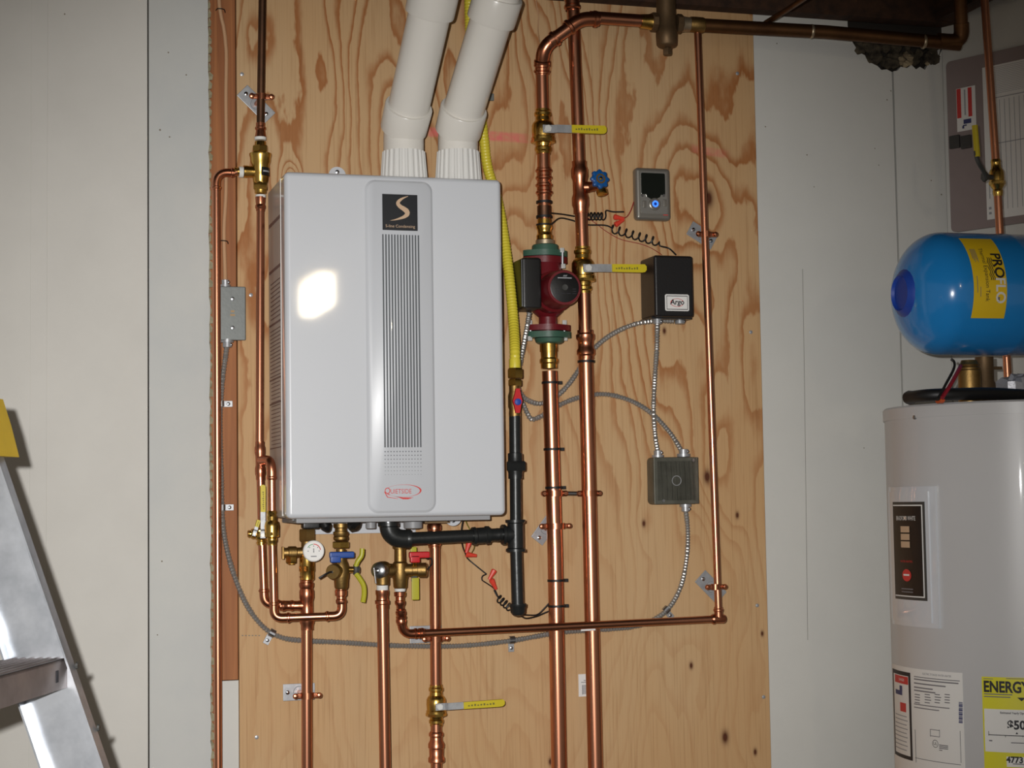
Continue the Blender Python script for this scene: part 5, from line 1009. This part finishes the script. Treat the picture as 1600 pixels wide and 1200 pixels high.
# ---- copper pipe with valve in front of the panel
t = thing('copper_pipe', 'copper pipe passing in front of the electrical panel down behind the blue tank', 'pipe', HP(1578, 600, -.33))
yq = -.33; ca, cb2, cc = HP(1533, -80, yq), HP(1557.5, 278, yq), HP(1576.5, 612, yq)
cc.z = zt; pipe('pipe', [ca, cb2, cc], .0091, 'copper', t)
vd = dr(cb2, ca); vt = thing('ball_valve', 'brass ball valve with upright yellow lever in front of the electrical panel', 'valve', cb2)
mk('valve_body', B().lathe(cb2, vd, [(-.042, .0095), (-.036, .0112), (-.03, .0118), (-.026, .0105), (-.02, .0145), (-.014, .0175), (-.012, .0165), (-.006, .0165), (.012, .0165), (.018, .0145), (.022, .0115), (.034, .0108), (.036, .0118), (.042, .0105)], 20), 'brass', vt); mk('cap_nut', nut(B(), cb2-vd*.016, vd, .0185, .009, 8), 'brass', vt)
mk('stem', B().cyl(cb2, HP(1538, 276, yq-.012), .006, 10), 'dark_grey', vt); mk('stem_nut', nut(B(), HP(1541, 276, yq-.012), -EX, .012, .008), 'dark_grey', vt)
mk('lever', B().tube(smoothpath([HP(1541, 280, yq-.02), HP(1537, 268, yq-.024), HP(1530, 256, yq-.03), HP(1526, 245, yq-.03), HP(1525, 236, yq-.03)], .004), .0052, 8), 'dark_grey', vt); mk('grip', B().tube([HP(1527, 245, yq-.03), HP(1523, 196, yq-.03)], .0068, 10), 'yellow', vt)
# ================================================================== BLUE EXPANSION TANK
ye = -.52; R_e = .1285; tip = HP(1409, 459, ye); AX = V((1, -.03, 0)).normalized(); zc_ = HP(1450, 459, ye).z; tip.z = zc_
LT = .40
xt = thing('expansion_tank', 'bright blue horizontal expansion tank with yellow maker label', 'tank', tip+AX*LT*.5-UP*R_e)
pf = [(.085-.085*math.cos(a_), R_e*math.sin(a_)**.8 if a_ > 0 else .001) for a_ in [PI/2*i/14 for i in range(15)]]; pf[0] = (0, .03)
pf = [(0, .001)]+[(.085*(1-math.cos(a_)), max(.001, R_e*(math.sin(a_)**.85))) for a_ in [PI/2*i/16 for i in range(1, 17)]]
pf += [(.22, R_e), (.224, R_e*1.008), (.232, R_e*1.008), (.236, R_e), (LT-.085, R_e)]+[(LT-.085+.085*math.sin(a_), max(.001, R_e*(math.cos(a_)**.85))) for a_ in [PI/2*i/12 for i in range(1, 13)]]
shell = mk('shell', B().lathe(tip, AX, pf, 56), 'blue_tank', xt, ang=50)
mk('valve_plug', B().lathe(tip+AX*.012, -AX, [(-.03, .066), (.004, .054), (.014, .042), (.018, .037), (.012, .033), (.012, .001)], 20), 'blue_dark', xt, 'dark blue plastic valve plug')
mk('connection', B().tube([tip+AX*(LT-.01), tip+AX*(LT+.03)]+arc(tip+AX*(LT+.03), tip+AX*(LT+.05), tip+AX*(LT+.05)-UP*.03)+[V((0, 0, zt))+AX*0+V(((tip+AX*(LT+.05)).x, (tip+AX*(LT+.05)).y, 0))], .013, 12), 'brass_dull', xt)
def tankpt(px, py):                                # px -> (distance along axis, angle) on the shell
    d = ray(px, py); o = CAM-tip; dp = d-AX*d.dot(AX); op = o-AX*o.dot(AX); a_ = dp.dot(dp); b_ = 2*dp.dot(op); c_ = op.dot(op)-R_e**2; D_ = max(0, b_*b_-4*a_*c_); q_ = CAM+d*((-b_-math.sqrt(D_))/(2*a_)); r_ = q_-tip
    return r_.dot(AX), math.atan2(r_.z, -r_.dot(V((AX.y*-1, AX.x, 0)) if False else V((-AX.y, AX.x, 0))))
SIDE = V((AX.y, -AX.x, 0))                          # towards the camera side
def TK(s_, th_, lift=.0012): return tip+AX*s_+(SIDE*math.cos(th_)+UP*math.sin(th_))*(R_e+lift)
sA, thA = tankpt(1493, 376); sB, thB = tankpt(1517, 494); sC, _ = tankpt(1573, 450); sA2 = (sA+sB)/2
s0_, s1_ = sB, sB+max(.05, sC-sB); 
vs = []; fs = []; n = 16; thT, thBt = tankpt(1535, 374)[1], tankpt(1545, 497)[1]
for i in range(n+1):
    a_ = thBt+(thT-thBt)*i/n
    for s_ in (s0_, s1_): vs.append(TK(s_, a_))
for i in range(n): fs.append((2*i, 2*i+1, 2*i+3, 2*i+2))
yl = mk('maker_label', B().add(vs, fs), 'yellow_label', xt, 'yellow maker label', ang=60)
thm = (thT+thBt)/2
def tw(sx_, lift=.0018): return lambda x, y: TK(sx_+y, thm-x/R_e, lift)      # text runs downwards round the shell
WLb = s1_-s0_
text('brand_text', 'PRO', .030, 'ink', yl, tip, EX, EZ, warp=lambda x, y: TK(s0_+WLb*.80+y, thm+.046/R_e-x/R_e, .0018), align='LEFT', bold=.0007, stretch=1.0)
text('brand_text', 'FLO', .030, 'label_white', yl, tip, EX, EZ, warp=lambda x, y: TK(s0_+WLb*.80+y, thm-.010/R_e-x/R_e, .0018), align='LEFT', bold=.0007, stretch=1.0)
text('caption_text', 'Thermal Expansion Tank', .0128, 'ink', yl, tip, EX, EZ, warp=tw(s0_+WLb*.42), stretch=.92)
for k_ in range(3):
    wl = [(x_/40*.05-.034, math.sin(x_*.55)*.0014) for x_ in range(41)]; flat('wave_mark', [[(wl[i][0], wl[i][1]-.0009), (wl[i+1][0], wl[i+1][1]-.0009), (wl[i+1][0], wl[i+1][1]+.0009), (wl[i][0], wl[i][1]+.0009)] for i in range(40)], 'ink', yl, tip, EX, EZ, warp=tw(s0_+WLb*(.53+.055*k_)))
flat('fine_print', [R4(-.056, y_, -.03+.004*(i % 3), y_+.001) for i, y_ in enumerate([-.002+.0022*j for j in range(6)])]+[R4(.008, -.001, .042, .0003), R4(.03, .006, .05, .0072), R4(.05, .045, .06, .05)], 'ink_grey', yl, tip, EX, EZ, warp=tw(s0_+WLb*.12), kind='stuff')
# ================================================================== ELECTRICAL PANEL
def PR(px, py): return PL(px, py, CK+NR*.014, NR)
def sz(px, py): q_ = PR(px, py)-CK; return q_.dot(WD), q_.z
s0p = sz(1482, 230)[0]; zt1 = (sz(1490, 91)[1]+sz(1590, 76)[1])/2; zb1 = (sz(1500, 361)[1]+sz(1590, 349)[1])/2; PWD = .36
pt_ = thing('breaker_box', 'taupe electrical panel cover with rounded corners and white circuit chart', 'electrical panel', CK+NR*.002+WD*(s0p+PWD/2)+UP*zb1)
PO = CK+NR*.014
mk('panel_cover', B().prism(rrect(PWD, zt1-zb1, .012, 5, s0p+PWD/2, (zt1+zb1)/2), PO, WD, EZ, .012), 'taupe', pt_)
def pq(px0, py0, px1, py1): a_ = sz(px0, (py0+py1)/2); c_ = sz(px1, (py0+py1)/2); return R4(a_[0], sz((px0+px1)/2, py1)[1], c_[0], sz((px0+px1)/2, py0)[1])
ch0 = sz(1539, 230)[0]; cht, chb = sz(1545, 104)[1], sz(1548, 343)[1]
ch = flat('circuit_chart', [R4(ch0, chb, s0p+PWD-.03, cht)], 'label_white', pt_, PO, WD, EZ, .0008)
ln = []
for i in range(16): ln.append(R4(ch0+.022, cht-.006-.0042*i, s0p+PWD-.035, cht-.0052-.0042*i))
for j in range(14): ln.append(R4(ch0+.03+j*.013, chb+.02, ch0+.0312+j*.013, cht-.085))
ln += [R4(ch0+.02, cht-.08, s0p+PWD-.03, cht-.078), R4(ch0+.02, cht-.19, s0p+PWD-.03, cht-.188), R4(ch0+.006, chb+.012, ch0+.013, chb+.018), R4(ch0+.006, chb+.024, ch0+.013, chb+.03), R4(ch0+.0085, chb+.05, ch0+.0105, chb+.09)]
flat('chart_print', ln, 'ink_faint', ch, PO, WD, EZ, .0014, kind='stuff')
wl_ = flat('warning_sticker', [pq(1495, 136, 1525, 204)], 'label_white', pt_, PO, WD, EZ, .0008)
flat('red_bar', [pq(1495.5, 139, 1502, 185)], 'ink_red', wl_, PO, WD, EZ, .0014); flat('red_bar', [pq(1513, 136.5, 1519, 182)], 'ink_red', wl_, PO, WD, EZ, .0014)
flat('sticker_print', [pq(1507, 140, 1509, 180)], 'ink_faint', wl_, PO, WD, EZ, .0014); flat('sticker_picture', [pq(1506, 186, 1518, 193), pq(1505, 195, 1511, 197), pq(1504, 197, 1507, 201)], 'ink_blue', wl_, PO, WD, EZ, .0014)
for x0_, x1_ in ((1485, 1501), (1503, 1519)):
    a_ = sz(x0_, 222)[0]; c_ = sz(x1_, 222)[0]; z_ = sz((x0_+x1_)/2, 222)[1]; mk('latch', B().box(PO+WD*((a_+c_)/2)+UP*z_+NR*.003, (c_-a_, .008, .032), (WD, NR, EZ), .002), 'dark_grey', pt_)
# ================================================================== STEPLADDER
LA = math.radians(21.2); LS = V((math.sin(LA), math.cos(LA), 0)); LC = V((math.cos(LA), -math.sin(LA), 0))
lp = CAM+ray(100, 1000)*2.4
def LP(px, py, off=0): return PL(px, py, lp-LS*off, LS)
f0, f1_ = LP(5, 712), LP(172, 1200); fd = dr(f1_, f0)                     # front edge of the far rail, upwards
lft = LP(53, 1150); fe = LP(155, 1150); RW_ = abs((lft-fe).dot(LC))*.98
foot = f1_-fd*(f1_.z/fd.z); topz = LP(10, 712).z; head = f1_+fd*((topz+.01-f1_.z)/fd.z)
GAPW = .47
ld = thing('stepladder', 'aluminium stepladder with yellow top cap at the left edge', 'ladder', foot-LS*GAPW/2)
nrm = LC
def channel(A, C, wdir, fdir, w_, fdep, th, m, name):
    b = B(); A = V(A); C = V(C); prof = [(0, 0), (0, fdep), (th, fdep), (th, th), (w_-th, th), (w_-th, fdep), (w_, fdep), (w_, 0)]; k_ = len(prof); vs = [p+wdir*x+fdir*y for p in (A, C) for x, y in prof]
    fs = [(i, (i+1) % k_, (i+1) % k_+k_, i+k_) for i in range(k_)]+[(0, 1, 2, 3), (0, 3, 4, 7), (4, 5, 6, 7), (8+3, 8+2, 8+1, 8), (8+7, 8+4, 8+3, 8), (8+7, 8+6, 8+5, 8+4)]
    return mk(name, b.add(vs, fs), m, ld)
for k_ in (0, 1):
    o_ = -LS*GAPW*k_; rl_ = channel(foot+o_, head+o_, -LC, (-LS if k_ == 0 else LS), RW_, .024, .003, 'alu', 'front_rail')
    mk('rivet', B().lathe(LP(118, 1040, 0)+o_+LC*.001, LC, [(0, .005), (.003, .004)], 8), 'dark_grey', ld); mk('rivet', B().lathe(LP(151.5, 1137, 0)+o_+LC*.001, LC, [(0, .005), (.003, .004)], 8), 'dark_grey', ld)
    mk('foot', B().box(foot+o_-LC*RW_/2+UP*.012, (RW_*1.1, .04, .024), (LC, LS, EZ)), 'black_rubber', ld)
zs = LP(105, 1028).z
step_front = lambda z: f1_+fd*((z-f1_.z)/fd.z)
i = 0; z = zs
while z > .15:
    A = step_front(z)-LC*.006; b = B(); Dp = RW_-.006; hgt = .040
    for (c0_, c1_, z0_, z1_) in ((0, Dp, -.003, 0), (0, .003, -hgt, 0), (Dp-.003, Dp, -hgt, 0)):
        x_ = V((A.x, A.y, 0)); c_ = A-LC*((c0_+c1_)/2)+UP*((z0_+z1_)/2)-LS*(GAPW/2)+LC*(-.0 if z0_ > -.01 else 0); b.box(c_, (c1_-c0_, GAPW-.006, z1_-z0_), (LC, LS, EZ))
    st_ = mk('step', b, 'alu_step', ld)
    for j in range(6): mk('tread_rib', B().box(A-LC*(.012+j*(Dp-.024)/5)+UP*.0008-LS*GAPW/2, (.004, GAPW-.01, .0016), (LC, LS, EZ)), 'alu_step', st_)
    mk('slot', B().box(A-LS*.045-UP*.021+LC*.0002, (.0012, .010, .016), (LC, LS, EZ)), 'ink', st_)
    z -= .30
# top cap
cz0 = LP(15, 714).z; cz1 = LP(0, 636).z; cr = LP(22, 714); A = V((cr.x, cr.y, cz0)); hcap = cz1-cz0+.012
poly = [(0, 0), (-.012, hcap*.55), (-.024, hcap), (-.22, hcap), (-.25, 0)]
mk('top_cap', B().prism(poly, A-LS*(GAPW+.03), LC, EZ, GAPW+.05), 'yellow_cap', ld)
# rear legs
for k_ in (0, 1):
    o_ = -LS*(GAPW*k_); tpz = V((head.x, head.y, head.z))-LC*.19+o_; bt_ = tpz-LC*.42; bt_.z = 0; mk('rear_leg', B().box((tpz+bt_)/2, (.045, .02, (tpz-bt_).length), ((LC+UP*-.25).normalized(), LS, (tpz-bt_).normalized())), 'alu', ld)
for f_ in (.3, .75): q_ = head-LC*(.19+.42*f_)-LS*GAPW/2; q_.z = head.z*(1-f_); mk('rear_brace', B().box(q_, (.03, GAPW, .015), (LC, LS, EZ)), 'alu', ld)
# ================================================================== CEILING LAMP BEHIND THE CAMERA
Hp = P(495, 462, YF); rdv = (Hp-CAM); rdv = V((rdv.x, -rdv.y, rdv.z)); lm = Hp+rdv*((-4.95-YF)/rdv.y)
lt_ = thing('ceiling_lamp', 'long ceiling lamp with warm white diffuser hung behind the camera', 'lamp', lm)
mk('diffuser', B().box(lm, (.095, .5, .16), bev=.03, seg=3), 'bulb', lt_); mk('housing', B().box(lm+UP*.093, (.15, .6, .03), bev=.005), 'white_plastic', lt_)
mk('hanger_rod', B().cyl(lm+UP*.12, V((lm.x, lm.y, ZJ+.24)), .006, 8), 'steel', lt_)
